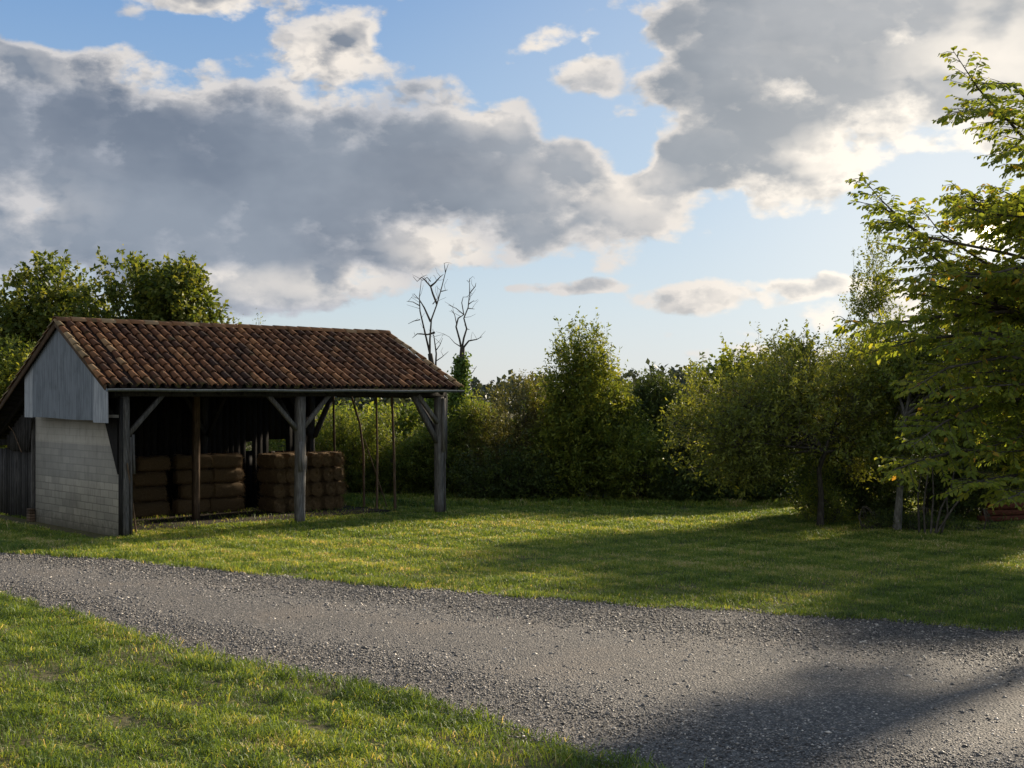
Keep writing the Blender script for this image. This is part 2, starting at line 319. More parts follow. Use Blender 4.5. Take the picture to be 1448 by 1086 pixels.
class MB:
    def __init__(s): s.v = []; s.f = {}; s.r = {}; s.n = 0
    def add(s, V, Fc, r=None):
        V = np.asarray(V, float); Fc = np.asarray(Fc, int); k = Fc.shape[1]
        s.f.setdefault(k, []).append(Fc+s.n); s.v.append(V); s.n += len(V)
        if r is None: r = random.random()
        s.r.setdefault(k, []).append(np.full(len(Fc), r) if np.isscalar(r) else np.asarray(r))
    def box(s, a, b, j=0., r=None):      # axis aligned, jittered corners
        a = np.array(a, float); b = np.array(b, float)
        V = np.array([[ (a, b)[i][0], (a, b)[jj][1], (a, b)[k][2]] for i in (0, 1) for jj in (0, 1) for k in (0, 1)])
        if j: V = V+rng.uniform(-j, j, V.shape)
        s.add(V, [[0,1,3,2],[4,6,7,5],[0,4,5,1],[2,3,7,6],[0,2,6,4],[1,5,7,3]], r)
    def beam(s, p, q, w, h, up=(0, 0, 1), j=.004, r=None, seg=1):   # rectangular beam from p to q
        p = np.array(p, float); q = np.array(q, float); d = q-p; d /= np.linalg.norm(d)
        u = np.array(up, float)
        if abs(d@u) > .95: u = np.array((0, 1., 0))
        a = np.cross(d, u); a /= np.linalg.norm(a); b = np.cross(a, d)
        c = min(w, h)*.12
        prof = [(-w/2+c, -h/2), (w/2-c, -h/2), (w/2, -h/2+c), (w/2, h/2-c), (w/2-c, h/2), (-w/2+c, h/2), (-w/2, h/2-c), (-w/2, -h/2+c)]
        V = []
        for i in range(seg+1):
            o = p+(q-p)*i/seg
            jj = rng.uniform(-j, j, 2) if seg > 1 else np.zeros(2)
            for x, y in prof: V.append(o+a*(x+jj[0]+rng.uniform(-j, j)*.6)+b*(y+jj[1]+rng.uniform(-j, j)*.6))
        Fc = [[i*8+k, i*8+(k+1) % 8, (i+1)*8+(k+1) % 8, (i+1)*8+k] for i in range(seg) for k in range(8)]
        rr = random.random() if r is None else r
        s.add(V, Fc, rr)
        e = seg*8+s.n-len(V); b0 = s.n-len(V)
        s.f.setdefault(8, []).append(np.array([[b0+k for k in range(7, -1, -1)], [e+k for k in range(8)]])); s.r.setdefault(8, []).append(np.full(2, rr))
    def tube(s, pts, rad, n=6, r=None):
        pts = np.array(pts, float); m_ = len(pts)
        rad = np.full(m_, rad) if np.isscalar(rad) else np.array(rad)
        T = np.gradient(pts, axis=0); T /= np.linalg.norm(T, axis=1)[:, None]+1e-9
        ref = np.array((0, 0, 1.)) if abs(T[0][2]) < .8 else np.array((0, 1., 0))
        A = np.cross(T, ref); A /= np.linalg.norm(A, axis=1)[:, None]+1e-9; B = np.cross(T, A)
        th = np.arange(n)*2*math.pi/n
        V = pts[:, None]+rad[:, None, None]*(A[:, None]*np.cos(th)[None, :, None]+B[:, None]*np.sin(th)[None, :, None])
        i = np.arange(m_-1)[:, None]*n; k = np.arange(n)[None]
        Fc = np.stack([i+k, i+(k+1) % n, i+n+(k+1) % n, i+n+k], -1).reshape(-1, 4)
        s.add(V.reshape(-1, 3), Fc, r)
    def build(s, name, material, parent=None, smooth=False):
        ks = sorted(s.f)
        return np_mesh(name, np.concatenate(s.v), [np.concatenate(s.f[k]) for k in ks], [np.concatenate(s.r[k]) for k in ks], material, parent, smooth)
def nrm(a): return a/(np.linalg.norm(a, axis=-1, keepdims=True)+1e-9)
def P(x, y, Y): return np.array(((x-724)/F_PX*Y, Y, CAM_H+(HOR-y)/F_PX*Y))
def gnd(x, y):
    Y = CAM_H*F_PX/(y-HOR); return np.array(((x-724)/F_PX*Y, Y, 0.))
def vnoise(p, f, seed=0):      # cheap smooth noise in 0..1
    r_ = np.random.default_rng(seed); o = 0; a = 1; tot = 0
    for k in range(3):
        for q in range(3):
            d = r_.normal(size=3)*f*2**k; ph = r_.uniform(0, 6.28); o = o+a*np.sin(p@d[:p.shape[1]]+ph); tot += a
        a *= .6
    return .5+.5*o/tot*1.8

def leaf_arrays(pos, d, nr, L, W, fold=.15):
    """diamond leaves: pos base, d direction, nr normal"""
    side = nrm(np.cross(d, nr)); nr = np.cross(side, d)
    L = L[:, None]; W = W[:, None]
    base = pos; tip = pos+d*L-nr*L*.12
    a = pos+d*L*.45+side*W*.5+nr*W*fold; b = pos+d*L*.45-side*W*.5+nr*W*fold
    V = np.stack([base, a, tip, b], 1).reshape(-1, 3)
    n = len(pos); i = np.arange(n)[:, None]*4
    return V, np.concatenate([i+np.array([[0, 1, 2]]), i+np.array([[0, 2, 3]])], 1).reshape(-1, 3)
def leaf_obj(name, pos, d, nr, L, W, rnd, material, parent):
    V, Fc = leaf_arrays(pos, d, nr, L, W)
    return np_mesh(name, V, [Fc], [np.repeat(rnd, 2)], material, parent)

def foliage(parent, ell, ntw, nl, tl, L, leafm, barkm, up=.5, out=.7, rnd_=.6, base=None, trunk_r=.08, limbs=7, gap=.42, gs=1.3,
            whips=0, whip_len=.8, shell=.45, wl=.5, seed=0, trunk_pts=None, twig_r=.004, droop=.1, zmin=.05, whip_z=.3, jag=0.):
    """ell: ellipsoids (cx,cy,cz,rx,ry,rz,weight); everything in world coordinates minus the parent's location"""
    g = np.random.default_rng(seed+11)
    E = np.array(ell, float); off = np.array(parent.location)
    wgt = E[:, 6]*(E[:, 3]*E[:, 4]*E[:, 5])**.8; wgt /= wgt.sum()
    n = int(ntw*1.5); ids = g.choice(len(E), n, p=wgt)
    q = nrm(g.normal(size=(n, 3)))*(g.uniform(0, 1, n)**shell)[:, None]
    if jag: q = q*(1+jag*g.normal(size=(n, 1)))
    p = E[ids, :3]+q*E[ids, 3:6]
    keep = (vnoise(p, gs, seed) > gap*g.uniform(.6, 1.2, n)) & (p[:, 2] > zmin)
    p = p[keep][:ntw]; q = q[keep][:ntw]; n = len(p)
    d = nrm(nrm(q)*out+np.array((0, 0, up))+g.normal(size=(n, 3))*rnd_*.5)
    ln = tl*g.uniform(.5, 1.4, n)
    # whips above the outline
    if whips:
        top = np.argsort(-(q[:, 2]+g.uniform(0, .5, n)+0*q[:, 2]))[:max(whips*3, 1)]
        sel = g.choice(top, whips)
        d2 = nrm(np.array((0, 0, 1.))+g.normal(size=(whips, 3))*whip_z)
        p2 = p[sel]+d2*whip_len*.35
        p = np.concatenate([p, p2]); d = np.concatenate([d, d2]); ln = np.concatenate([ln, whip_len*g.uniform(.6, 1.3, whips)])
        q = np.concatenate([q, q[sel]])
    n = len(p)
    s0 = p-d*ln[:, None]*.5; s1 = p+d*ln[:, None]*.5
    s1[:, 2] -= droop*ln
    # leaves
    k = np.full(n, nl)
    if whips: k[-whips:] = (nl*ln[-whips:]/tl*.8).astype(int)
    ti = np.repeat(np.arange(n), k); t_ = g.uniform(.05, 1, len(ti))
    pos = s0[ti]+(s1-s0)[ti]*t_[:, None]+g.normal(size=(len(ti), 3))*L*.25
    dd = nrm(d[ti]*.5+g.normal(size=(len(ti), 3))*.75+np.array((0, 0, -.15)))
    nr = nrm(g.normal(size=(len(ti), 3))*.7+np.array((0, 0, .9)))
    LL = L*g.uniform(.6, 1.3, len(ti)); clump = g.uniform(0, 1, n)
    rn = np.clip(.7*clump[ti]+.3*g.uniform(0, 1, len(ti))+.12*g.normal(size=len(ti)), 0, 1)
    okz = pos[:, 2] > .02
    leaf_obj('crown', pos[okz]-off, dd[okz], nr[okz], LL[okz], LL[okz]*wl, rn[okz], leafm, parent)
    # wood
    mb = MB()
    if base is None: base = E[0, :3]*np.array((1, 1, 0))
    base = np.array(base, float)
    cen = (E[:, :3]*wgt[:, None]).sum(0)
    if trunk_pts is None:
        h = max(.5, cen[2]*.75)
        trunk_pts = [base, base+np.array((g.normal()*.06, g.normal()*.06, h*.5)), base+(cen-base)*np.array((.4, .4, 0))+np.array((0, 0, h))]
    trunk_pts = np.array(trunk_pts)
    tr = np.linspace(1., .65, len(trunk_pts))*trunk_r; tr[0] *= 1.25
    mt = MB(); mt.tube(trunk_pts-off, tr, 9); mt.build('trunk', barkm, parent, True)
    top = trunk_pts[-1]
    ends = []
    sel = g.choice(n, min(limbs, n), replace=False)
    for i in sel:
        e = cen+(p[i]-cen)*.8; mid = (top+e)/2+g.normal(size=3)*.12*np.linalg.norm(e-top)
        pts = np.array([top, top*.6+mid*.4+[0, 0, .05], mid, mid*.4+e*.6, e])
        mb.tube(pts-off, trunk_r*np.array([.55, .45, .33, .22, .1]), 6); ends.append(pts[1:])
    if ends:
        allp = np.concatenate(ends)
        sub = g.choice(n, min(n, 160), replace=False)
        for i in sub:
            a = allp[np.argmin(((allp-s0[i])**2).sum(1))]
            m_ = (a+s0[i])/2+g.normal(size=3)*.05
            mb.tube(np.array([a, m_, s0[i]])-off, [twig_r*3, twig_r*2, twig_r], 4)
    # twigs as thin prisms, vectorised
    perp = nrm(np.cross(d, g.normal(size=(n, 3)))); per2 = np.cross(d, perp)
    rr_ = twig_r
    V = np.stack([s0+perp*rr_, s0-perp*rr_*.5+per2*rr_*.87, s0-perp*rr_*.5-per2*rr_*.87, s1], 1).reshape(-1, 3)-off
    i = np.arange(n)[:, None]*4
    mb.add(V, np.concatenate([i+[[0, 1, 3]], i+[[1, 2, 3]], i+[[2, 0, 3]]], 1).reshape(-1, 3), .5)
    mb.build('branches', barkm, parent, True)

# ------------------------------------------------------------ ground, road
XU = np.array([-60, -20, -12, -9.8, -7.55, -5.72, -4.66, 0, 3.0, 6.0, 8.0, 6.56+6, 30, 60.])
def curve(px):
    a = np.array([gnd(x, y)[:2] for x, y in px]); return a
up_px = [(0,783),(150,790),(300,806),(500,826),(724,843),(900,857),(1100,868),(1300,883),(1448,893)]
lo_px = [(0,845),(100,873),(200,905),(300,930),(400,952),(560,978),(700,1028),(800,1058),(900,1088)]
U = np.concatenate([[[-60, 42], [-25, 30.5], [-14, 26.2]], curve(up_px), [[9, 15.6], [14, 14], [30, 11], [60, 6]]])
Lo = np.concatenate([[[-60, 36], [-25, 27], [-14, 23.2]], curve(lo_px), [[2.2, 9.4], [5, 7.6], [10, 5.6], [30, 1], [60, -5]]])
def yU(x): return np.interp(x, U[:, 0], U[:, 1])
def yL(x): return np.interp(x, Lo[:, 0], Lo[:, 1])
gx = np.concatenate([[-3000, -900, -300, -100], np.arange(-60, 61, 4), [100, 300, 900, 3000]]); gy = np.concatenate([[-300, -100, -30], np.arange(-10, 80, 4), [120, 300, 900, 4000]])
V = np.array([[x, y, 0.] for y in gy for x in gx]); nx = len(gx)
Fc = np.array([[j*nx+i, j*nx+i+1, (j+1)*nx+i+1, (j+1)*nx+i] for j in range(len(gy)-1) for i in range(nx-1)])
tag(np_mesh('ground', V, [Fc], [np.zeros(len(Fc))], M['ground']), 'green turf and bare soil reaching back to the hedges', 'ground', kind='structure')
xs = np.concatenate([np.linspace(-60, -14, 10), np.arange(-13.8, 14, .12), np.linspace(14.5, 60, 10)])
wob = lambda x, k: .07*np.sin(x*3.1+k)+.05*np.sin(x*7.3+k*2)+.03*np.sin(x*17+k)
rows = []
for f in (0, .25, .5, .75, 1):
    y = (yL(xs)+wob(xs, 1))*(1-f)+(yU(xs)+wob(xs, 5))*f; rows.append(np.stack([xs, y, np.full(len(xs), .004+.02*(1-abs(f*2-1)))], 1))
V = np.concatenate(rows); n = len(xs)
Fc = np.array([[j*n+i, j*n+i+1, (j+1)*n+i+1, (j+1)*n+i] for j in range(4) for i in range(n-1)])
tag(np_mesh('road', V, [Fc], [np.zeros(len(Fc))], M['road']), 'grey gravel lane curving across the foreground', 'road', kind='structure')
# gravel chips
def in_view(x, y, mg=.6): return np.abs(x) < .402*y+mg
N = 520000
x = rng.uniform(-12, 9, N); y = 9.6+16*rng.uniform(0, 1, N)**1.25
f = (y-yL(x))/(yU(x)-yL(x)); ok = (f > -.03) & (f < 1.02) & in_view(x, y)
ok &= rng.uniform(0, 1, N) < np.where(f < .15, .55, 1)*np.clip(.5+vnoise(np.stack([x, y], 1), 1.1, 5), .3, 1)
fr_ = f; ok &= ~((np.abs(fr_-.33+.03*np.sin(x*.6)) < .07) & (rng.uniform(0, 1, N) < .3)) & ~((np.abs(fr_-.72+.03*np.sin(x*.5+1)) < .07) & (rng.uniform(0, 1, N) < .3))
x = x[ok]; y = y[ok]; n = len(x)
s = rng.lognormal(-4.78, .36, n)*(.75+y*.028)
oct_ = np.array([[1,0,0],[0,1,0],[-1,0,0],[0,-1,0],[0,0,1.],[0,0,-1.]])
of = np.array([[0,1,4],[1,2,4],[2,3,4],[3,0,4],[1,0,5],[2,1,5],[3,2,5],[0,3,5]])
V = oct_[None]*(1+rng.uniform(-.3, .3, (n, 6, 1)))*np.stack([s*1.25, s*rng.uniform(.5, .9, n), s*rng.uniform(.4, .7, n)], 1)[:, None]
th = rng.uniform(0, 6.28, n); ct, st_ = np.cos(th)[:, None], np.sin(th)[:, None]
tl = rng.normal(0, .35, n)[:, None]
V = np.stack([V[..., 0], V[..., 1]*np.cos(tl)-V[..., 2]*np.sin(tl), V[..., 1]*np.sin(tl)+V[..., 2]*np.cos(tl)], -1)
V = np.stack([V[..., 0]*ct-V[..., 1]*st_, V[..., 0]*st_+V[..., 1]*ct, V[..., 2]], -1)+np.stack([x, y, .012+s*.3], 1)[:, None]
rr_ = rng.uniform(0, 1, n)**1.3
tag(np_mesh('gravel', V.reshape(-1, 3), [(of[None]+np.arange(n)[:, None, None]*6).reshape(-1, 3)], [np.repeat(rr_, 8)], M['chips']), 'loose pale and grey stone chips spread over the lane', 'gravel', kind='stuff')
print('chips', n)

# ------------------------------------------------------------ grass
S0 = np.array((-8.54, 27.2)); SA = np.array((.752, .659)); DA = np.array((-.659, .752))
def barn_sd(x, y):
    rx, ry = x-S0[0], y-S0[1]; return rx*SA[0]+ry*SA[1], rx*DA[0]+ry*DA[1]
def blades(x, y, h, wd, lean, rnd, name, label):
    n = len(x); th = rng.uniform(0, 6.28, n); ph = rng.uniform(0, 6.28, n)
    sd = np.stack([np.cos(th), np.sin(th), np.zeros(n)], 1); ln = np.stack([np.cos(ph), np.sin(ph), np.zeros(n)], 1)*lean[:, None]
    b = np.stack([x, y, np.zeros(n)], 1); z = np.array((0, 0, 1.))
    m_ = b+z*(h*.6)[:, None]+ln*(h*.35)[:, None]; tp = b+z*(h*np.maximum(1-.45*lean, .25))[:, None]+ln*(h*1.0)[:, None]
    w_ = wd[:, None]
    V = np.stack([b-sd*w_, b+sd*w_, m_+sd*w_*.8, m_-sd*w_*.8, tp], 1).reshape(-1, 3)
    i = np.arange(n)[:, None]*5
    Fc = np.concatenate([i+[[0, 1, 2]], i+[[0, 2, 3]], i+[[3, 2, 4]]], 1).reshape(-1, 3)
    tag(np_mesh(name, V, [Fc], [np.repeat(rnd, 3)], M['grass']), label, 'grass', kind='stuff')
def grass_rnd(p, n, g0=.0):
    big = vnoise(p, .55, 21); sm = vnoise(p, 3.2, 22)
    return np.clip(.06+.5*rng.uniform(0, 1, n)+.6*(sm-.5)+.3*(big-.5)+g0+np.where(rng.uniform(0, 1, n) < .05+.16*np.clip((vnoise(p, 1.1, 77)-.6)*3, 0, 1), .5, 0), 0, 1)
# near verge
N = 420000
x = rng.uniform(-10, 3, N); y = rng.uniform(9.3, 21.5, N)
e = yL(x)+wob(x, 1)-y; ok = (e > -.12+.25*rng.uniform(-1, 1, N)*vnoise(np.stack([x, y], 1), 2.5, 9)) & in_view(x, y)
pp = np.stack([x, y], 1); pat = vnoise(pp, 1.4, 31)
ok &= rng.uniform(0, 1, N) < np.clip((pat-.2)*3.4, .3, 1)*.85
x, y, e, pat = x[ok], y[ok], e[ok], pat[ok]; n = len(x); pp = pp[ok]
tuft = vnoise(pp, 4.5, 8)**1.3
h = rng.uniform(.04, .125, n)*(.3+1.3*tuft)*(1+.5*np.exp(-np.maximum(e, 0)*2.5))
blades(x, y, h, rng.uniform(.0028, .006, n), rng.uniform(.25, 1.6, n), grass_rnd(pp, n), 'grass', 'short tufted grass of the verge in the lower left corner')
print('verge', n)
# clover and dandelion rosettes in the verge
N = 260; wx = rng.uniform(-8, 2.5, N); wy = rng.uniform(9.8, 20, N); okw = (yL(wx)-wy > .1); wx, wy = wx[okw], wy[okw]; k = 9
ti = np.repeat(np.arange(len(wx)), k); a_ = rng.uniform(0, 6.28, len(ti)); pos = np.stack([wx[ti]+rng.normal(0, .03, len(ti)), wy[ti]+rng.normal(0, .03, len(ti)), rng.uniform(.01, .05, len(ti))], 1)
dd_ = nrm(np.stack([np.cos(a_), np.sin(a_), rng.uniform(.1, .7, len(ti))], 1)); L_w = rng.uniform(.03, .07, len(ti))
tag(leaf_obj('weeds', pos, dd_, np.tile((0, 0, 1.), (len(ti), 1)), L_w, L_w*.5, rng.uniform(0, 1, len(ti)), M['leaf_broad'], None), 'small broad-leaved weeds scattered through the verge grass', 'weeds', kind='stuff')
# lawn beyond the road
N = 1150000
y = 15.5+23.5*rng.uniform(0, 1, N)**.85; x = rng.uniform(-.44, .58, N)*y
e = y-(yU(x)+wob(x, 5)); pp = np.stack([x, y], 1)
ok = (e > -.06+.12*rng.uniform(-1, 1, N)) & ((y < 37.3) | (x < 0))
s_, d_ = barn_sd(x, y); inside = (s_ > .6) & (s_ < 8.6) & (d_ > 1.2) & (d_ < 7); ok &= ~(inside & (rng.uniform(0, 1, N) < .93))
ok &= ~((s_ > -.1) & (s_ < .46) & (d_ > .3) & (d_ < 9))
ok &= rng.uniform(0, 1, N) < np.clip(.35+vnoise(pp, 1.6, 33)*.9, .3, 1)*np.clip(26/y, .6, 1)
x, y, e = x[ok], y[ok], e[ok]; pp = pp[ok]; n = len(x)
h = rng.uniform(.03, .09, n)*(.35+1.2*vnoise(pp, 3.2, 12))*(1+.6*np.exp(-np.maximum(e, 0)*3))*np.where(y > 35.3, 1.9, 1)*(1+(y-20)*.02)
blades(x, y, h, rng.uniform(.0035, .007, n)*(y/22), rng.uniform(.25, 1.5, n), grass_rnd(pp, n, .13), 'grass', 'sunlit mown lawn between the lane, the barn and the hedge')
print('lawn', n)
# ============================================================ BARN
exec_order = 1
barn = empty('open_barn', (S0[0], S0[1], 0), math.atan2(.659, .752))
tag(barn, 'open-fronted farm barn with clay tile roof, zinc clad gable and concrete block end wall', 'barn')
ZE, ZR, DR = 3.22, 4.68, 2.65; SL = (ZR-ZE)/DR
def smax(d): return 9.55-.39*min(d, DR)/DR
def roofz(d): return ZE+SL*d if d <= DR else ZR-SL*(d-DR)
def halftile(mb, o, ax, upv, L, r0, r1, concave=False, nseg=6, r=None, th=.014):
    """half barrel from o along ax (ax points up-slope); r0 radius at the lower end"""
    ax = np.array(ax)/np.linalg.norm(ax); upv = np.array(upv); sd = np.cross(ax, upv); sd /= np.linalg.norm(sd); upv = np.cross(sd, ax)
    a = np.linspace(.08, math.pi-.08, nseg+1); V = []
    sg = -1 if concave else 1
    for (t_, rr) in ((0, r0), (L, r1)):
        for k in (0, 1):
            q = rr-th*k
            for x_ in a: V.append(o+ax*t_+sd*math.cos(x_)*q+upv*sg*math.sin(x_)*q*.8)
    n = nseg+1; Fc = []
    for i in range(nseg):
        Fc += [[i, i+1, 2*n+i+1, 2*n+i], [n+i+1, n+i, 3*n+i, 3*n+i+1], [i+1, i, n+i, n+i+1]]
    mb.add(V, Fc, r)
def slope_tiles(name, d0, d1, ncol, nrow, lowz=None):
    mb = MB(); sgn = 1 if d1 > d0 else -1
    A = np.array((0, d1-d0, roofz(d1)-roofz(d0) if lowz is None else 0)); Ls = np.linalg.norm(A); ax = A/Ls
    up_ = np.array((0, -ax[2]*sgn, abs(ax[1])))
    rl = Ls/nrow
    for i in range(ncol+1):
        cj = random.uniform(-.012, .012); cr = random.uniform(-.15, .15)
        for k in range(nrow):
            d = d0+(d1-d0)*(k/nrow)
            s = smax(d)*i/ncol+cj+random.uniform(-.01, .01)
            o = np.array((s, d, roofz(d)+.05+random.uniform(-.006, .01))) - ax*.05
            axx = ax+np.array((random.uniform(-.045, .045), 0, 0))-up_*random.uniform(.02, .07); o = o+up_*.018
            rr = min(1, max(0, .5+cr+random.uniform(-.3, .3)+(.5 if i in (0, ncol) else 0)))  # verge columns toned lighter to look sunlit
            halftile(mb, o, axx, up_, rl+.08, .088+random.uniform(-.004, .007), .062, r=rr, th=.02)
            if i < ncol:
                o2 = np.array((smax(d)*(i+.5)/ncol+cj, d, roofz(d)+.055))-ax*.03
                halftile(mb, o2, ax, up_, rl+.06, .088, .076, True, 4, r=max(0, rr-.6)*.4)  # channel tiles toned darker for the shade between columns
    return mb.build(name, M['tile'], barn, True)
slope_tiles('front_roof_tiles', 0, DR, 38, 10)
slope_tiles('rear_roof_tiles', 7.7, DR, 38, 18)
mb = MB(); nr_ = 26
for i in range(nr_):
    s = 9.2*i/nr_-.05
    halftile(mb, np.array((s, DR+random.uniform(-.01, .01), ZR+.035+random.uniform(-.006, .008))), (1, random.uniform(-.02, .02), random.uniform(-.015, .02)), (0, 0, 1), 9.2/nr_+.05, .15, .13, nseg=8, r=random.uniform(.7, 1))  # ridge tiles toned light orange as if the sun caught them
mb.build('ridge_tiles', M['tile'], barn, True)
# roof deck and rafters
mb = MB()
for d0, d1 in ((.02, DR), (DR, 7.6)):
    n_ = 12 if d1 == DR else 22
    for i in range(n_):
        a = d0+(d1-d0)*i/n_; b = d0+(d1-d0)*(i+1)/n_-.008
        z0, z1 = roofz(a)-.045, roofz(b)-.045
        V = [(.03, a, z0), (smax(a)-.1, a, z0), (smax(b)-.1, b, z1), (.03, b, z1), (.03, a, z0+.025), (smax(a)-.1, a, z0+.025), (smax(b)-.1, b, z1+.025), (.03, b, z1+.025)]
        mb.add(V, [[0,3,2,1],[4,5,6,7],[0,1,5,4],[1,2,6,5],[2,3,7,6],[3,0,4,7]])
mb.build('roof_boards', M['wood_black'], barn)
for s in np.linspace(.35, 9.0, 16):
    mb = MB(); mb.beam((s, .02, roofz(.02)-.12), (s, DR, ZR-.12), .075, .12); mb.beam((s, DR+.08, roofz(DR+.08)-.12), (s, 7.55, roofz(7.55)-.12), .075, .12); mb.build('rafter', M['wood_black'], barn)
mb = MB()
for d_ in (1.35, 5.02, 7.3): mb.beam((.2, d_, roofz(d_)-.26), (9.1, d_, roofz(d_)-.26), .13, .15)
mb.beam((.2, DR, ZR-.28), (8.95, DR, ZR-.28), .13, .16)
mb.build('purlins', M['wood_dark'], barn)
# gutter
mb = MB(); th = np.linspace(math.pi, 2*math.pi, 7); L_ = 9.62
V = []; n_ = 24
for i in range(n_+1):
    s = -.03+L_*i/n_; sag = .006*math.sin(i*.9)
    for k in (0, 1):
        for a in th: V.append((s, -.10+math.cos(a)*(.062-k*.004), ZE-.035+sag+math.sin(a)*(.062-k*.004)))
m7 = 7; Fc = []
for i in range(n_):
    for k in range(6):
        a = i*14+k; Fc += [[a, a+1, a+15, a+14], [a+7+1, a+7, a+21, a+22]]
    Fc += [[i*14, i*14+14, i*14+21, i*14+7], [i*14+6, i*14+13, i*14+27, i*14+20]]
mb.add(V, Fc, .5)
mb.build('gutter', M['gutter'], barn, True)
# bargeboards
mb = MB()
mb.beam((-.02, -.03, ZE-.01), (-.02, DR, ZR-.01), .03, .13); mb.beam((-.02, DR, ZR-.012), (-.02, 7.65, roofz(7.65)-.012), .028, .13)
mb.build('bargeboard', M['wood_brown'], barn)
mb = MB(); mb.beam((9.42, -.03, ZE-.02), (9.03, DR, ZR-.02), .03, .12); mb.build('bargeboard', M['wood_dark'], barn)
# wall plate and tie beams
mb = MB(); mb.beam((.3, .35, 3.12), (9.3, .35, 3.12), .18, .2, seg=12); mb.build('eaves_beam', M['wood_dark'], barn)
for s in (.55, 4.96, 9.15):
    mb = MB(); mb.beam((s, .46, 3.08), (s, 5.0, 3.10), .17, .2, seg=6); mb.build('tie_beam', M['wood_dark'], barn)
def post(s, d, z1, w_=.2, m_='wood', z0=-.05, lean=0.):
    mb = MB(); mb.beam((s, d, z0), (s+lean, d, z1), w_, w_, up=(0, 1, 0), seg=9, j=.007); return mb.build('post', M[m_], barn)
post(.575, .35, 3.02, .165); post(4.96, .35, 3.02, .21); post(9.15, .35, 3.02, .2)
post(.50, 5.08, 3.3, .17, 'wood_dark'); post(4.96, 5.1, 3.3, .17, 'wood_dark'); post(8.25, 5.05, 3.2, .17, 'wood_dark'); 
post(3.56, 2.86, 4.4, .16, 'wood_brown')
def brace(p, q, w_=.1, m_='wood', bow=0.):
    mb = MB(); p = np.array(p); q = np.array(q)
    if bow:
        c_ = (p+q)/2+np.array((0, 0, bow)); pts = [(1-t_)**2*p+2*t_*(1-t_)*c_+t_*t_*q for t_ in np.linspace(0, 1, 6)]
        mb.tube(pts, w_*.6, 6)
    else: mb.beam(p, q, w_, w_, seg=3)
    return mb.build('brace', M[m_], barn)
brace((.64, .33, 2.2), (1.45, .33, 3.06), .1)
brace((4.86, .33, 2.25), (4.08, .33, 3.06), .1); brace((5.06, .33, 2.3), (5.76, .33, 3.06), .1)
brace((9.06, .33, 1.85), (8.3, .33, 3.06), .12); brace((9.06, .30, 2.35), (8.42, .30, 3.06), .1)
for s in (.56, 4.96, 9.15): brace((s, .45, 2.1), (s, 1.35, 3.0), .09, 'wood_dark')
brace((8.32, 5.0, 1.9), (8.95, 5.0, 3.1), .13, 'wood_dark'); brace((8.2, 5.0, 1.9), (7.5, 5.0, 3.1), .13, 'wood_dark')
brace((3.56, 2.80, 3.2), (4.3, 2.8, 4.2), .1, 'wood_dark', .1); brace((3.5, 2.86, 3.0), (4.1, 2.9, 3.9), .1, 'wood_brown')
brace((4.96, 5.0, 2.0), (4.3, 5.0, 3.1), .1, 'wood_dark'); brace((4.96, 4.9, 2.0), (4.96, 4.0, 3.0), .1, 'wood_dark')
# splice boards nailed to the posts, and dark fillers for shaded gaps
mb = MB(); mb.beam((.69, .29, .0), (.67, .28, 2.15), .045, .09, seg=4); mb.build('splice_or_gap_board', M['wood'], barn)
mb = MB(); mb.beam((.74, .25, 1.35), (.72, .26, 2.2), .04, .06); mb.build('splice_or_gap_board', M['wood'], barn)
mb = MB(); mb.add([(.385, .30, 1.35), (.385, 1.0, 2.56), (.385, .30, 2.56), (.417, .30, 1.35), (.417, 1.0, 2.56), (.417, .30, 2.56)], [[0, 1, 2], [5, 4, 3]]); mb.add([(.385, .30, 1.35), (.385, 1.0, 2.56), (.417, .30, 1.35), (.417, 1.0, 2.56)], [[0, 2, 3, 1]]); mb.build('corner_board_or_void', M['wood_black'], barn)  # black triangle laid over the blocks for the unlit void there
mb = MB(); mb.beam((.45, .30, .0), (.45, .27, 3.0), .07, .07, seg=3); mb.build('splice_or_gap_board', M['wood_dark'], barn)  # dark strip standing in for the shaded gap between blocks and post
mb = MB(); mb.beam((4.90, .22, 1.25), (4.9, .22, 1.95), .1, .05); mb.build('splice_or_gap_board', M['wood'], barn)
mb = MB(); mb.beam((5.09, .33, 1.2), (5.09, .32, 1.6), .045, .08); mb.build('splice_or_gap_board', M['wood'], barn)
mb = MB(); mb.beam((9.2, .215, 1.6), (9.2, .215, 2.98), .1, .05); mb.build('splice_or_gap_board', M['wood'], barn)
mb = MB(); mb.beam((9.29, .35, -.03), (9.28, .35, 2.98), .06, .16, seg=4); mb.build('splice_or_gap_board', M['wood'], barn)
mb = MB(); mb.beam((9.42, .45, 1.4), (9.42, .45, 3.05), .06, .14); mb.build('hanging_board', M['wood'], barn)
mb = MB(); mb.beam((9.5, .5, 2.75), (9.5, .5, 3.15), .03, .04); mb.build('hanging_board', M['wood'], barn)
# thin prop poles in the right bay
def pole(pts, r_, m_='wood_brown'):
    mb = MB(); mb.tube(pts, np.linspace(r_, r_*.8, len(pts)), 6); mb.build('prop_pole', M[m_], barn, True)
def loc(xp, yp, Y):   # picture ray at depth Y -> barn coordinates
    p = P(xp, yp, Y); s_, d_ = barn_sd(p[0], p[1]); return np.array((s_, d_, p[2]))
pole([loc(533, 721, 34.6)*[1, 1, 0], loc(533.5, 640, 34.7), loc(532, 555, 34.8)], .034)
pole([loc(559, 722, 34.2)*[1, 1, 0], loc(557, 640, 34.3), loc(554, 553, 34.4)], .042)
pole([loc(515, 717, 35.2)*[1, 1, 0], loc(514, 640, 35.2), loc(509, 600, 35.2), loc(497, 560, 35.1), loc(494, 550, 35.1)], .036)
pole([loc(474, 715, 36)*[1, 1, 0], loc(473, 640, 36), loc(471.5, 556, 36)], .04)
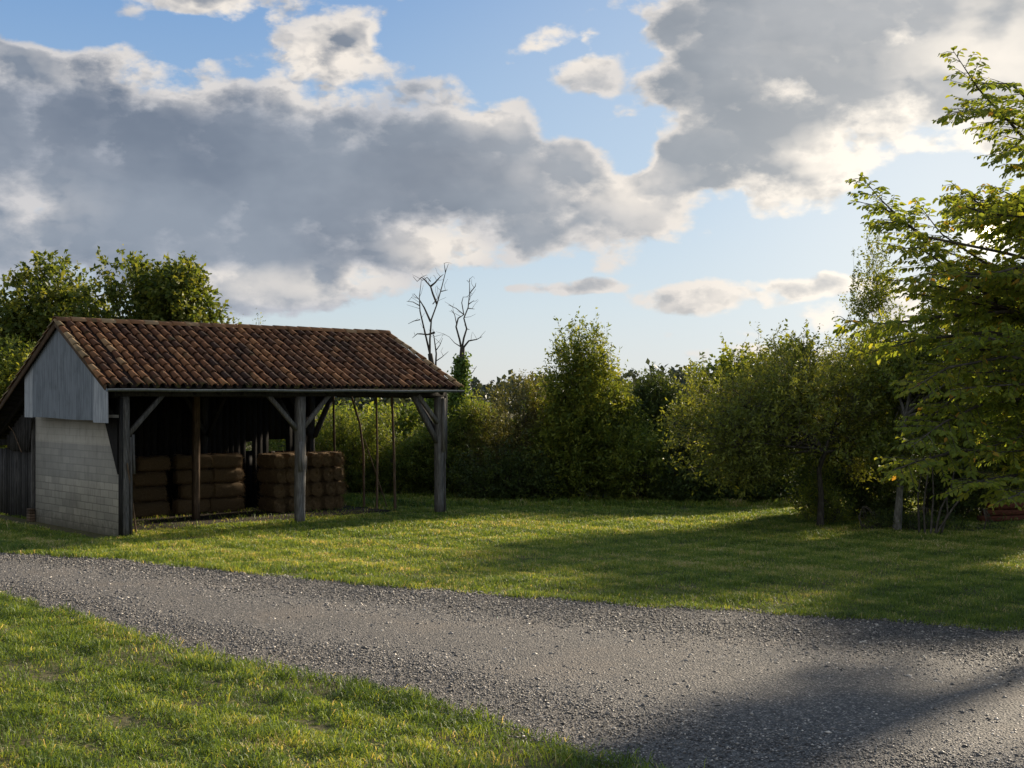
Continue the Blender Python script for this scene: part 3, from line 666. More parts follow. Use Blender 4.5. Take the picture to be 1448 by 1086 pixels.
pole([loc(548, 718, 35)*[1, 1, 0], loc(530, 665, 35), loc(515, 620, 35.1)], .016)
# gable: concrete blocks, zinc sheet, planks
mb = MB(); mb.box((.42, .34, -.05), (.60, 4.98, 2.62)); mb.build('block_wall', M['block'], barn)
def sheet(name, d0, d1, m_, ztop, zbot, x_, rib=.11, amp=.022):
    n_ = max(2, int((d1-d0)/(rib/4))); ds = np.linspace(d0, d1, n_+1); V = []
    for d in ds:
        ph = ((d-d0)/rib) % 1; a = amp*(1 if ph < .25 else (0 if ph > .35 else 1-(ph-.25)*10))
        V += [(x_-a, d+zbot(d)[1], zbot(d)[0]), (x_-a, d, ztop(d))]
    mb = MB(); Fc = [[2*i+2, 2*i, 2*i+1, 2*i+3] for i in range(n_)]
    mb.add(V, Fc, .5); V2 = [(a+.004, b, c) for a, b, c in V]; mb.add(V2, [f[::-1] for f in Fc], .5)
    mb.build(name, M[m_], barn)
zt = lambda d: roofz(d)-.03
zb = lambda d: (2.49+.012*d+.006*math.sin(d*2.3), 0)
sheet('gable_sheet', .78, 4.22, 'sheet', zt, zb, .07)
sheet('gable_sheet', .02, .80, 'sheet_light', zt, lambda d: (2.46, -.02), .055, .13, .006)
sheet('gable_sheet', 4.20, 4.72, 'sheet_light', zt, lambda d: (2.53, 0), .055, .13, .006)
# lean-to planks on the far side of the block wall
def planks(name, s_, d0, d1, z0, z1f, w_=.15, m_='wood_dark', hole=None):
    mb = MB(); d = d0
    while d < d1-.03:
        ww = w_*random.uniform(.8, 1.2); e_ = min(d+ww-.008, d1); z1 = z1f((d+e_)/2)+random.uniform(-.03, .02)
        x0 = s_+random.uniform(-.008, .008)
        mb.box((x0, d, z0+random.uniform(0, .05)), (x0+.022, e_, z1), .003); d = d+ww
    mb.build(name, M[m_], barn)
planks('lower_planks', .50, 5.19, 7.7, .0, lambda d: min(1.72, roofz(d)-.1))
planks('upper_planks', .43, 5.19, 6.9, 1.66, lambda d: roofz(d)-.3)
mb = MB(); mb.beam((.40, 5.09, 0), (.42, 5.09, 2.9), .1, .05, up=(0, 1, 0), seg=4); mb.build('corner_board_or_void', M['wood'], barn)
mb = MB(); mb.beam((.34, 5.02, 2.5), (.36, 5.22, 1.7), .04, .05); mb.build('brace', M['wood_dark'], barn)
mb = MB(); mb.tube([(.37, 6.8, 2.35), (.37, 6.3, 2.15), (.37, 5.75, 1.65)], .012, 5); mb.build('brace', M['wood_brown'], barn)
mb = MB()
for k in range(5): mb.box((.30, 5.0, k*.065), (.47, 5.24, k*.065+.055), .004)
mb.build('brick_footing', M['wood_brown'], barn)
# back wall of boards with a small square opening
mb = MB(); s = .65
while s < 8.15:
    ww = random.uniform(.15, .2); e_ = min(s+ww-.006, 8.2); c_ = (s+e_)/2
    if 6.93 < c_ < 7.45: segs = ((0, 1.52), (1.84, 3.2))
    elif 6.2 < c_ < 6.36: segs = ((0, 1.55), (1.8, 3.2))
    else: segs = ((0, 3.2),)
    for a, b in segs: mb.box((s, 5.12, a), (e_, 5.145, b), .002)
    s += ww
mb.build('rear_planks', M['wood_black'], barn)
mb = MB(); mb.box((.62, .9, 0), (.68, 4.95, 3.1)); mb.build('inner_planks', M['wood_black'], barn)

# dark earth sheet added under the roof to deepen the shade inside
m, t = mat('shade_floor_earth'); g_ = t.n('ShaderNodeNewGeometry').outputs['Position']
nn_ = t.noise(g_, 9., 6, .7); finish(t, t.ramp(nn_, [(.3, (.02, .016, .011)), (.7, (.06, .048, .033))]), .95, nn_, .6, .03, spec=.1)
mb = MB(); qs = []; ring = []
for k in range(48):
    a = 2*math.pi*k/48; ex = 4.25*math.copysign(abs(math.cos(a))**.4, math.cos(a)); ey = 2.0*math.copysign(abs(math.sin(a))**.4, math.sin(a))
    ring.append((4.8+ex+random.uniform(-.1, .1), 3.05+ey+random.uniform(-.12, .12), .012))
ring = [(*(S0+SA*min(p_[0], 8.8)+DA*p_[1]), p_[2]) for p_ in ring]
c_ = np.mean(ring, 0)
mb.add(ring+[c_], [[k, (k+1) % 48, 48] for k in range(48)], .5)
tag(mb.build('shade_floor', m), 'dark earth sheet added on the ground to deepen the shade under the barn roof', 'earth floor', kind='structure')
# leaning stick
o = MB(); p0 = gnd(193, 757); p1 = P(180, 655, 27.75); c0 = p0*[1, 1, 0]
o.tube([p0-c0, (p0+p1)/2-c0+[.005, 0, 0], p1-c0], .018, 6); ob = o.build('wooden_pole', M['wood_brown'], None, True); ob.location = c0
tag(ob, 'thin brown stick leaning against the left front post of the barn', 'pole')

# hay bales
def bale_mesh(seed):
    g = np.random.default_rng(seed); mb = MB(); nu, nv = 20, 8
    L_, W_, H_ = .90, .355, .385
    V = []
    for j in range(nv+1):
        y_ = -L_/2+L_*j/nv; en = 1-.10*abs(2*j/nv-1)**4
        if j in (0, nv): en *= .93
        for i in range(nu):
            a = 2*math.pi*i/nu; c_, s_ = math.cos(a), math.sin(a); e_ = .66
            V.append((W_/2*np.sign(c_)*abs(c_)**e_*en+g.normal()*.012, y_+g.normal()*.01, H_/2+H_/2*np.sign(s_)*abs(s_)**e_*en+g.normal()*.010))
    Fc = [[j*nu+i, (j+1)*nu+i, (j+1)*nu+(i+1) % nu, j*nu+(i+1) % nu] for j in range(nv) for i in range(nu)]
    mb.add(V, Fc, .3)
    for j, sg in ((0, 1), (nv, -1)):
        b = len(V); c_ = np.array((0, (-L_/2-.015 if j == 0 else L_/2+.015), H_/2)); ring = [np.array(V[j*nu+i]) for i in range(nu)]
        VV = ring+[c_+(r_-c_)*.5+[0, -.012*sg, 0] for r_ in ring]+[c_]
        mb.add(VV, [[i, (i+1) % nu, nu+(i+1) % nu, nu+i][::sg] for i in range(nu)], .5)
        mb.add(VV, [[nu+i, nu+(i+1) % nu, 2*nu][::sg] for i in range(nu)], .5)
    # straws: thin curved strips over the ends and edges
    n = 420; 
    for k in range(n):
        if g.random() < .6:
            a = g.uniform(0, 6.28); rr = g.uniform(.2, 1); p = np.array((W_*.48*rr*math.cos(a), -L_/2-.02, H_/2+H_*.48*rr*math.sin(a)))
            d = np.array((-math.sin(a), g.uniform(-.35, .05), math.cos(a)))
        else:
            sd = g.choice([-1, 1]); p = np.array((sd*W_*.5, g.uniform(-.45, .45), g.uniform(0.02, H_))); d = np.array((sd*.25, g.normal(), g.normal()*.7))
        d /= np.linalg.norm(d); l_ = g.uniform(.06, .2); q = np.cross(d, g.normal(size=3)); q /= np.linalg.norm(q); w_ = .005
        mb.add([p-q*w_, p+q*w_, p+d*l_+[0, -.01, 0]], [[0, 1, 2]], g.uniform(.4, 1))
    return mb
protos = []
for k in range(3):
    o = bale_mesh(k).build('straw_bale', M['straw'], None, True); protos.append(o)
    mb = MB()
    for x_ in (-.085, .085):
        th = np.linspace(0, 1, 5); Y0, Z0 = .468, .39
        mb.tube([(x_, -Y0, .03), (x_, -Y0, Z0-.03), (x_, -Y0+.04, Z0+.004), (x_, Y0-.04, Z0+.004), (x_, Y0, Z0-.03), (x_, Y0, .03)], .004, 4)
    mb.build('twine', M['twine'], o)
used = [False]*3; cnt = [0]
ordw = ['', 'first', 'second', 'third', 'fourth', 'fifth', 'sixth', 'seventh']
def place_bale(s, d, z, label, group, rz=0., sc_=1.):
    k = random.randrange(3); src = protos[k]
    if not used[k]: o = src; used[k] = True
    else:
        o = src.copy(); col.objects.link(o)
        for ch in src.children:
            c_ = ch.copy(); col.objects.link(c_); c_.parent = o
    xy = S0+SA*s+DA*d
    o.location = (xy[0], xy[1], z); o.rotation_euler = (0, random.uniform(-.03, .03), barn.rotation_euler[2]+rz+random.uniform(-.12, .12)+random.choice((0, math.pi)) * 0)
    o.scale = (random.uniform(.93, 1.04), random.uniform(.9, 1.06), random.uniform(.97, 1.03))
    tag(o, label, 'straw bale', group); cnt[0] += 1
rown = ['bottom row', 'second row up', 'third row up', 'top row', 'fifth row up', 'sixth row up']
for c_ in range(6):
    for r_ in range(4):
        s = 7.85-.362*c_+(.04 if r_ % 2 else 0)-(.06 if r_ == 3 else 0)
        place_bale(s, 3.45+random.uniform(-.04, .04), r_*.382, f'{rown[r_]} straw bale, {ordw[c_+1]} column from the right end of the stack', 'straw bales stacked at the open end of the barn')
for c_ in range(2):
    for r_ in range(4): place_bale(5.2-.93*c_+random.uniform(-.08, .08), 4.4+random.uniform(-.05, .05), r_*.382, f'dim lengthwise straw bale, {rown[r_]}, {["just left of the middle post", "nearer the inner brown post"][c_]}', 'dim straw bales in the middle of the barn', math.pi/2)
for c_ in range(3):
    for r_ in range(5):
        if (c_, r_) in ((0, 4),): continue
        place_bale(3.0-.93*c_+random.uniform(-.1, .1)*(r_ % 2), 4.3+random.uniform(-.05, .05), r_*.382, f'dark lengthwise bale, {rown[r_].replace("top row", "fourth row up")}, {ordw[c_+1]} stack left of inner brown post', 'dark straw bales at the left end of the barn', math.pi/2)
print('bales', cnt[0])
# ============================================================ TREES AND SHRUBS
def plant(name, base, label, cat, group=None):
    e = empty(name, tuple(base)); tag(e, label, cat, group); return e
def E_(x0, x1, y0, y1, Y, dep=1., wt=1.):     # ellipsoid that covers a picture box at depth Y
    a = P(x0, y0, Y); b = P(x1, y1, Y); return ((a[0]+b[0])/2, Y, (a[2]+b[2])/2, abs(b[0]-a[0])/2, dep, abs(a[2]-b[2])/2, wt)
HG = 'shrubs of the hedge behind the lawn'
def shrub(name, xc, Y, boxes, label, leafm, barkm='bark', cat='shrub', group=HG, dep=1.2, **kw):
    b = np.array(((xc-724)/F_PX*Y, Y, 0.))
    o = plant(name, b, label, cat, group)
    args = dict(ntw=900, nl=12, tl=.6, L=.11, wl=.38, out=.95, base=b, trunk_r=.05, limbs=8, seed=int(xc)+int(Y*7))
    args.update(kw); args['ntw'] = int(args['ntw']*(1.45 if Y > 35.5 else 1.1))
    foliage(o, [E_(*bx[:4], Y+(bx[5] if len(bx) > 5 else 0), dep, bx[4] if len(bx) > 4 else 1) for bx in boxes], leafm=M[leafm], barkm=M[barkm], **args)
    return o
# behind the barn, seen through the open right bay
shrub('hedge_shrub', 480, 39.5, [(425,545,575,715)], 'bright long-leaved shrub seen past the hay stack through the barn', 'leaf_yel', L=.10, wl=.32, ntw=1000, dep=1.0)
shrub('hedge_shrub', 565, 39.2, [(510,630,566,715)], 'bright long-leaved shrub seen between the thin poles of the barn', 'leaf_yel', L=.10, wl=.32, ntw=1100, dep=1.0)
shrub('hedge_shrub', 640, 39.0, [(590,705,572,715),(640,690,560,640)], 'yellow-green shrub just right of the right front post', 'leaf_yel', L=.10, wl=.35, ntw=1100, dep=1.0)
shrub('hedge_shrub', 380, 40.5, [(320,450,585,715)], 'shrub glimpsed through the small square opening in the barn wall', 'leaf_yel', L=.10, wl=.4, ntw=500, dep=1.0)
shrub('hedge_shrub', 715, 38.6, [(655,790,548,715),(700,790,530,640)], 'low brownish shrub with thin reddish twigs left of the tall pointed bush', 'leaf_brown', ntw=1400, whips=25, whip_len=.5, L=.09)
shrub('tall_bush', 820, 38.0, [(766,884,458,620),(748,900,485,680),(728,940,550,760)], 'tall pointed bright green bush in the middle of the hedge', 'leaf_mid', ntw=2900, whips=90, whip_len=.8, L=.125, trunk_r=.07, up=.9, dep=1.5, whip_z=.22)
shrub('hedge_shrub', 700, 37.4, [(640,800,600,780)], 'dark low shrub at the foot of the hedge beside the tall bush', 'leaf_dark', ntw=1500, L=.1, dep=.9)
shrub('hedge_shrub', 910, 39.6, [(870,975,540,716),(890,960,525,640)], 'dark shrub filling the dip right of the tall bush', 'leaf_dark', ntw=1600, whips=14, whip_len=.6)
shrub('hedge_shrub', 900, 37.3, [(850,950,610,716)], 'loose sprawling shrub low between the tall bush and the apple tree', 'leaf_mid', ntw=700, whips=10)
shrub('hazel', 1050, 40.5, [(965,1110,490,650),(1040,1190,480,640),(960,1200,560,716)], 'broad-leaved hazel rising behind the apple tree', 'leaf_mid', cat='tree', group='trees at the back of the lawn', L=.15, wl=.7, ntw=2300, nl=9, whips=26, whip_len=.9, dep=1.5, trunk_r=.09)
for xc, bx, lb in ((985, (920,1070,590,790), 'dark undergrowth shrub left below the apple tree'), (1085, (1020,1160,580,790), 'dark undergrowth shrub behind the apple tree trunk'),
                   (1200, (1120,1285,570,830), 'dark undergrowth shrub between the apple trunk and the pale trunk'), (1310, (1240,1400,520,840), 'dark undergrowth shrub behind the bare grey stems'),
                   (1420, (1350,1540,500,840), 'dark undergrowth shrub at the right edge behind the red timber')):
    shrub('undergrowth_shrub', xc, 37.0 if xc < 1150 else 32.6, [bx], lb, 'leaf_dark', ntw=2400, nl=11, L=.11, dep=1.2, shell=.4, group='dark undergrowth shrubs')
# apple tree
bb = gnd(1160, 746)
o = plant('apple_tree', bb, 'spreading apple tree with one dark leaning trunk on the lawn edge', 'tree', 'trees at the back of the lawn')
YA = bb[1]
tp = [bb, P(1161, 700, YA), P(1158, 665, YA), P(1166, 640, YA)]
foliage(o, [E_(935,1120,530,690,YA,1.9), E_(1010,1240,480,660,YA+.5,2.1), E_(1130,1260,520,690,YA-.3,1.6), E_(950,1060,500,620,YA+.5,1.3), E_(1000,1100,620,695,YA-.6,1.,.6)],
        3600, 13, .62, .095, M['leaf_apple'], M['bark'], up=.35, out=.8, base=bb, trunk_r=.075, limbs=16, trunk_pts=tp, whips=40, whip_len=.9, seed=5, gap=.5, gs=1.6, wl=.42, twig_r=.006, shell=.5)
# sapling behind
shrub('slender_tree', 1235, 33.5, [(1195,1290,400,600),(1222,1262,330,480),(1195,1225,385,470),(1260,1330,430,600),(1150,1270,455,600,2.)], 'slender upright tree whose thin top shoots rise above the hedge', 'leaf_mid', 'bark', 'tree', 'trees at the back of the lawn',
      ntw=1700, nl=13, whips=26, whip_len=1.0, up=1.0, gap=.5, gs=2., dep=1.0, L=.075, wl=.6, whip_z=.15, trunk_r=.06)
bb = gnd(1268, 750)
o = plant('pale_trunk_tree', bb, 'bushy tree with a pale mottled trunk right of the apple tree', 'tree', 'trees at the back of the lawn'); YG = bb[1]
foliage(o, [E_(1190,1350,450,640,YG+.6,1.6), E_(1290,1450,370,640,YG+.8,1.9), E_(1220,1330,560,680,YG,1.)], 4200, 12, .5, .1, M['leaf_mid'], M['bark_pale'],
        base=bb, trunk_r=.085, limbs=14, trunk_pts=[bb, P(1272, 700, YG), P(1275, 640, YG), P(1280, 590, YG)], seed=8, gap=.45, wl=.5, whips=10)
# shrub round the apple trunk and low plants
shrub('young_shrub', 1165, 30.6, [(1128,1212,690,752),(1140,1180,675,720)], 'young leafy shrub round the foot of the apple trunk', 'leaf_mid', cat='shrub', ntw=260, nl=12, L=.09, wl=.3, dep=.6, group='low plants under the trees', trunk_r=.02, up=.9)
for i, (xc, y0, wd) in enumerate(((1220, 725, 70), (1310, 735, 80), (1390, 742, 80))):
    shrub('low_plant', xc, 29.6-.3*i, [(xc-wd, xc+wd, y0, 768)], ['dim low plant right of the apple trunk', 'dim low plant below the bare grey stems', 'dim low plant in front of the red timber'][i], 'leaf_dark', cat='plant', ntw=420, nl=9, L=.09, wl=.3, dep=.5, group='low plants under the trees', trunk_r=.015, up=.9)
# bare stems
bb = gnd(1320, 757); o = plant('bare_shrub', bb, 'cluster of bare grey stems between pale trunk and right edge', 'shrub'); mb = MB()
for pts in ([(1308,757),(1306,715),(1312,670),(1316,640)], [(1322,757),(1330,720),(1345,690),(1352,650)], [(1316,757),(1320,700),(1318,650)], [(1330,757),(1340,725),(1338,690)], [(1300,757),(1298,700),(1304,660)], [(1322,757),(1350,715),(1380,680)]):
    mb.tube([P(x_, y_, bb[1]+rng.uniform(-.1, .1))-bb for x_, y_ in pts], np.linspace(.028, .01, len(pts)), 5)
mb.build('stems', M['bark'], o, True)
# reddish timber
for i, (x0, x1, y0, y1) in enumerate(((1385, 1475, 750, 747), (1392, 1470, 742, 738), (1398, 1480, 733, 731))):
    a = P(x0, y0, 31.); b = P(x1, y1, 31.4); c0 = np.array((*((a+b)/2)[:2], 0)); mb = MB(); a[2] = b[2] = .09+.15*i
    mb.beam(a-c0, b-c0, .22, .13, seg=3); ob = mb.build('timber', M['planks_red'], None); ob.location = c0
    tag(ob, ['lowest of three reddish timbers piled under the trees at right', 'middle one of three reddish timbers piled under the trees at right', 'topmost of three reddish timbers piled under the trees at right'][i], 'timber', 'reddish timbers under the trees')
# left trees behind the barn
LG = 'trees behind the barn'
shrub('broadleaf_tree', 40, 44., [(-60,70,385,560),(20,118,355,500),(-40,120,430,600),(70,170,395,580)], 'dense dark tree behind the gable at the left edge', 'leaf_broad', cat='tree', group=LG, L=.18, wl=.7, ntw=1500, nl=9, dep=2.2, trunk_r=.18, gap=.5, gs=1., tl=.5)
shrub('broadleaf_tree', 215, 43., [(104,240,362,570),(190,318,375,570),(130,215,352,450),(250,350,425,570),(215,300,372,450)], 'round-topped sunlit tree rising above the middle of the barn ridge', 'leaf_broad', cat='tree', group=LG, L=.17, wl=.7, ntw=2100, nl=9, whips=26, whip_len=.7, dep=1.9, trunk_r=.15, gap=.5, gs=1.5, tl=.5)
shrub('broadleaf_tree', 25, 37.5, [(-60,75,480,600),(-40,50,540,700)], 'bright green bush low behind the left roof slope', 'leaf_mid', cat='tree', group=LG, L=.11, wl=.45, ntw=1100, nl=11, dep=1.2, trunk_r=.08)
shrub('sapling', 352, 41., [(325,378,445,520)], 'thin sapling with sparse twigs right of the round-topped tree', 'leaf_mid', cat='sapling', group=LG, L=.08, ntw=45, nl=4, whips=10, whip_len=.8, dep=.3, trunk_r=.02, whip_z=.2, limbs=6, gap=0.)
# ivy-clad dead trunks
def dead_tree(Y, base_px, trunk, limbs, ivy_top, label, seed):
    g = np.random.default_rng(seed)
    b = np.array(((base_px-724)/F_PX*Y, Y, 0.)); o = plant('dead_tree', b, label, 'dead tree', 'dead ivy-clad trees behind the barn')
    mb = MB(); T = np.array([P(x_, y_, Y)-b for x_, y_ in trunk]); T[0][2] = 0; mb.tube(T, np.linspace(.15, .07, len(T)), 8); mb.build('trunk', M['bark'], o, True)
    mb = MB()
    for li in limbs:
        dy = g.uniform(-.4, .4)
        pts = [P(x_, y_, Y+dy*k/len(li))-b for k, (x_, y_) in enumerate(li)]
        r0 = .036 if len(li) > 3 else .018
        mb.tube(pts, np.linspace(r0, .006, len(pts)), 5)
        for q_ in range(3 if len(li) > 3 else 1):
            f_ = g.uniform(.35, 1)*(len(pts)-1); i_ = min(int(f_), len(pts)-2); p_ = pts[i_]*(1-f_+i_)+pts[i_+1]*(f_-i_)
            d_ = nrm(np.array((g.normal(), g.normal()*.6, abs(g.normal())*.8+.2)))*g.uniform(.15, .45)
            mb.tube([p_, p_+d_*.5+g.normal(size=3)*.02, p_+d_+g.normal(size=3)*.04], [.007, .005, .003], 4)
    mb.build('limbs', M['bark'], o, True)
    seg = T[T[:, 2] < ivy_top+.4]; n = 1500
    z = g.uniform(0.5, ivy_top, n)**1.0; c_ = np.stack([np.interp(z, T[:, 2], T[:, k]) for k in range(3)], 1)
    rad = (.16+.55*np.clip((ivy_top-z)/ivy_top, 0, 1)**1.3)*g.uniform(.3, 1.1, n); a = g.uniform(0, 6.28, n)
    pos = c_+np.stack([np.cos(a)*rad, np.sin(a)*rad, g.normal(size=n)*.06], 1)
    rep = 5; pos = np.repeat(pos, rep, 0)+g.normal(size=(n*rep, 3))*.06; m_ = len(pos)
    leaf_obj('ivy', pos, nrm(g.normal(size=(m_, 3))+[0, 0, -.3]), nrm(g.normal(size=(m_, 3))+[0, -.5, .6]), g.uniform(.06, .12, m_), g.uniform(.05, .1, m_), g.uniform(0, 1, m_), M['ivy'], o)
dead_tree(39.6, 615, [(615,700),(618,600),(613,530),(608,500)], [
    [(608,505),(608,480),(610,452),(618,430),(625,405),(630,385),(634,373)], [(608,500),(601,470),(594,440),(593,420),(596,395)], [(609,455),(600,435),(594,425),(585,415)],
    [(618,430),(612,415),(609,405),(600,395),(596,392),(590,398),(584,391)], [(609,405),(615,400),(622,392),(627,388)], [(616,520),(617,500),(614,478),(612,465)], [(617,495),(622,488),(626,478)], [(616,511),(625,505),(634,497)],
    [(609,398),(604,392),(597,397)], [(624,412),(633,410)], [(594,452),(585,454),(577,458)], [(593,432),(584,427),(575,426)], [(615,470),(605,473),(590,472),(583,478)], [(630,385),(628,372)], [(612,430),(620,420)]],
    3.6, 'wider bare dead tree at left, its ivied trunk just behind the roof end', 3)
dead_tree(39.2, 652, [(650,700),(648,620),(649,550),(653,510),(654,490)], [
    [(653,495),(656,478),(660,465),(656,450),(662,435),(664,415),(664,400),(660,396)], [(653,495),(650,480),(645,462),(648,450),(656,445),(653,428),(655,420),(662,420)], [(664,415),(672,405),(673,400)],
    [(656,445),(645,436),(634,431)], [(646,460),(643,445),(638,438)], [(655,492),(663,482),(674,480),(682,476)], [(651,490),(643,485),(635,476)], [(662,436),(671,437)], [(660,465),(664,466)], [(663,430),(670,425)], [(660,530),(668,527),(674,518)], [(664,398),(664,394)]],
    4.2, 'narrower bare dead tree at right, its ivy thick down past the eaves corner', 4)

# large tree at the right edge: boughs reach in from a trunk outside the frame
tb = np.array((9.3, 18.2, 0.)); o = plant('elm_tree', tb, 'large near tree whose leafy boughs reach in from the right edge', 'tree')
mb = MB(); top = tb+np.array((-.1, 0, 6.2))
tpts = np.array([tb, tb+[.05, 0, 1.5], tb+[-.05, .05, 3.2], tb+[-.1, 0, 5.], tb+[-.15, .1, 7.8]])
mb.tube(tpts-tb, [.24, .2, .18, .14, .06], 10); mb.build('trunk', M['bark'], o, True)
B = []   # (points px, Y tip, Y root)
B += [([(1348,72),(1385,128),(1425,170),(1475,225)], 15.4, 16.6), ([(1343,158),(1400,158),(1470,190)], 15.2, 16.4), ([(1380,118),(1430,118),(1480,170)], 15.8, 16.5), ([(1418,215),(1445,206),(1500,230)], 15., 16.),
      ([(1425,238),(1470,228),(1520,250)], 15.3, 16.), ([(1218,250),(1248,285),(1295,328),(1350,382),(1415,430),(1500,490)], 15.6, 17.), ([(1212,285),(1250,293),(1290,322)], 15.5, 15.8),
      ([(1240,318),(1275,312),(1310,335)], 15.6, 15.9), ([(1345,258),(1380,285),(1430,300),(1510,345)], 15.8, 17.), ([(1400,262),(1440,280),(1510,320)], 16.2, 17.),
      ([(1190,452),(1255,458),(1330,448),(1430,440),(1520,470)], 15.4, 17.), ([(1225,500),(1300,480),(1400,470),(1500,490)], 15.8, 17.2), ([(1285,552),(1340,520),(1420,505),(1500,510)], 15.2, 16.8),
      ([(1288,632),(1330,600),(1380,575),(1440,565),(1520,560)], 14.9, 16.8), ([(1256,668),(1298,652),(1345,640),(1400,636),(1450,640),(1540,640)], 14.8, 16.8),
      ([(1360,690),(1395,678),(1440,672),(1530,660)], 14.6, 16.6), ([(1425,706),(1460,690),(1540,668)], 14.5, 16.4), ([(1315,590),(1370,545),(1440,530),(1520,530)], 15.6, 17.), ([(1250,395),(1310,400),(1380,420)], 15.8, 16.3),
      ([(1262,352),(1300,350),(1350,385)], 15.5, 16.1), ([(1300,290),(1330,330),(1390,370),(1480,420)], 16.2, 17.2)]
gb = np.random.default_rng(91)
for k in range(66):
    x0 = gb.uniform(1285, 1470); y0 = gb.uniform(275, 650)
    if x0 < 1340 and y0 > 500: x0 += 60
    if y0 < 330: x0 = max(x0, 1345)
    ln_ = gb.uniform(100, 190); sl_ = gb.uniform(-.1, .45) if y0 < 480 else gb.uniform(-.4, .1)
    Y0 = gb.uniform(14.9, 18.5)
    B.append(([(x0, y0), (x0+ln_*.5, y0+ln_*.5*sl_+gb.normal()*8), (x0+ln_, y0+ln_*sl_)], Y0, Y0+.6))
for k in range(14):   # rest of the crown, out past the frame edge
    x0 = gb.uniform(1470, 2050); y0 = gb.uniform(-150, 640); ln_ = gb.uniform(80, 190)*(1 if x0 < 1700 else -1); Y0 = gb.uniform(15, 25)
    B.append(([(x0, y0), (x0+ln_*.5, y0+ln_*.2), (x0+ln_, y0+ln_*.35)], Y0, Y0+.4))
LP, LD, LN, LR = [], [], [], []; mb = MB()
for pts, Ya, Yb in B:
    m_ = len(pts); Q = np.array([P(x_, y_, Ya+(Yb-Ya)*k/(m_-1)) for k, (x_, y_) in enumerate(pts)])[::-1]
    seg = np.linalg.norm(np.diff(Q, axis=0), axis=1); cum = np.concatenate([[0], np.cumsum(seg)]); tot = cum[-1]
    ev = lambda t_: np.array([np.interp(t_, cum, Q[:, c_]) for c_ in range(3)])
    nn = max(4, int(tot/.15)); mb.tube([ev(tot*i/nn)-tb for i in range(nn+1)], np.linspace(.008+.009*tot, .0035, nn+1), 5)
    if pts[0][0] < 1480 and gb.random() < .8:
        zq = min(7., max(1.5, Q[0][2]-gb.uniform(.5, 1.6))); rt = np.array([np.interp(zq, tpts[:, 2], tpts[:, c_]) for c_ in range(3)])
        mb.tube([rt-tb, (rt*.65+Q[0]*.35+[0, 0, .25])-tb, (rt*.3+Q[0]*.7+[0, 0, .15])-tb, Q[0]-tb], [.035, .028, .02, .008+.009*tot], 6)
    bc = gb.uniform(-.2, .2); t_ = .05; side = 1
    while t_ < tot:
        p = ev(t_); d = nrm(ev(min(t_+.05, tot))-ev(max(t_-.05, 0)))
        sdv = nrm(np.cross(d, (0, 0, 1))); rem = tot-t_
        sl = min(.62, .16+rem*.45)*gb.uniform(.6, 1.15)
        bd = nrm(d*.75+sdv*side*gb.uniform(.5, 1.)+np.array((0, 0, gb.uniform(-.5, .5))))
        e_ = p+bd*sl+np.array((0, 0, -.12*sl)); mb.tube([p-tb, (p+e_)/2-tb+[0, 0, .02], e_-tb], [.005, .004, .002], 3)
        nl = max(3, int(sl/.028))
        for i in range(nl):
            f = (i+1)/nl; s2 = 1 if i % 2 else -1
            l_s = nrm(np.cross(bd, (0, 0, 1)))
            LP.append(p+(e_-p)*f); LD.append(bd*.55+l_s*s2*.75+np.array((0, 0, gb.uniform(-.75, -.1)))); LN.append((gb.normal()*.7, gb.normal()*.7, .9)); LR.append(.5+bc+gb.uniform(-.35, .35)+(.5 if gb.random() < .012 else 0))
        t_ += gb.uniform(.06, .11); side = -side
    for i in range(2): LP.append(Q[-1]); LD.append(d+gb.normal(size=3)*.5); LN.append((0, 0, 1.)); LR.append(.6)
LP = np.array(LP); LD = np.array(LD); LN = np.array(LN); LR = np.array(LR)
sd_ = P(1400, 328, 16.)-np.array((0, 0, CAM_H)); sd_ /= np.linalg.norm(sd_)   # the crown is a little thinner where the sun glints through
rel = LP-np.array((0, 0, CAM_H)); off_ = np.linalg.norm(rel-(rel@sd_)[:, None]*sd_, axis=1); kp = (off_ > .075) | (gb.uniform(0, 1, len(LP)) < .4)
LP, LD, LN, LR = LP[kp], LD[kp], LN[kp], LR[kp]; n = len(LP); LD = nrm(np.array(LD)+gb.normal(size=(n, 3))*.15); LN = nrm(np.array(LN))
# six-point leaves folded at the midrib
side_ = nrm(np.cross(LD, LN)); LN = np.cross(side_, LD); L_ = (.042+.068*gb.beta(2, 2, n))[:, None]*1.1; W_ = L_*.27
c0 = LP-tb
V = np.stack([c0, c0+LD*L_*.3+side_*W_*.9+LN*L_*.06, c0+LD*L_*.68+side_*W_*.85+LN*L_*.02, c0+LD*L_-LN*L_*.16, c0+LD*L_*.68-side_*W_*.85+LN*L_*.02, c0+LD*L_*.3-side_*W_*.9+LN*L_*.06], 1).reshape(-1, 3)
i = np.arange(n)[:, None]*6; Fc = np.concatenate([i+[[0, 1, 2, 3]], i+[[0, 3, 4, 5]]], 1).reshape(-1, 4)
np_mesh('crown', V, [Fc], [np.repeat(np.clip(LR, 0, 1), 2)], M['leaf_elm'], o)
mb.build('branches', M['bark'], o, True)
print('elm leaves', n)
# trees further round to the right whose shade falls on the lawn
shrub('broadleaf_tree', 1640, 25., [(1480,1810,430,660),(1500,1700,400,620)], 'low broad tree just outside the right edge that shades the lawn', 'leaf_broad', cat='tree', group='trees at the back of the lawn', ntw=1500, nl=8, L=.18, wl=.7, dep=2.2, trunk_r=.12)
shrub('broadleaf_tree', 1500, 33., [(1400,1640,300,640)], 'tall tree at the right edge behind the near boughs', 'leaf_dark', cat='tree', group='trees at the back of the lawn', ntw=2400, nl=10, L=.18, wl=.7, dep=2., trunk_r=.15)

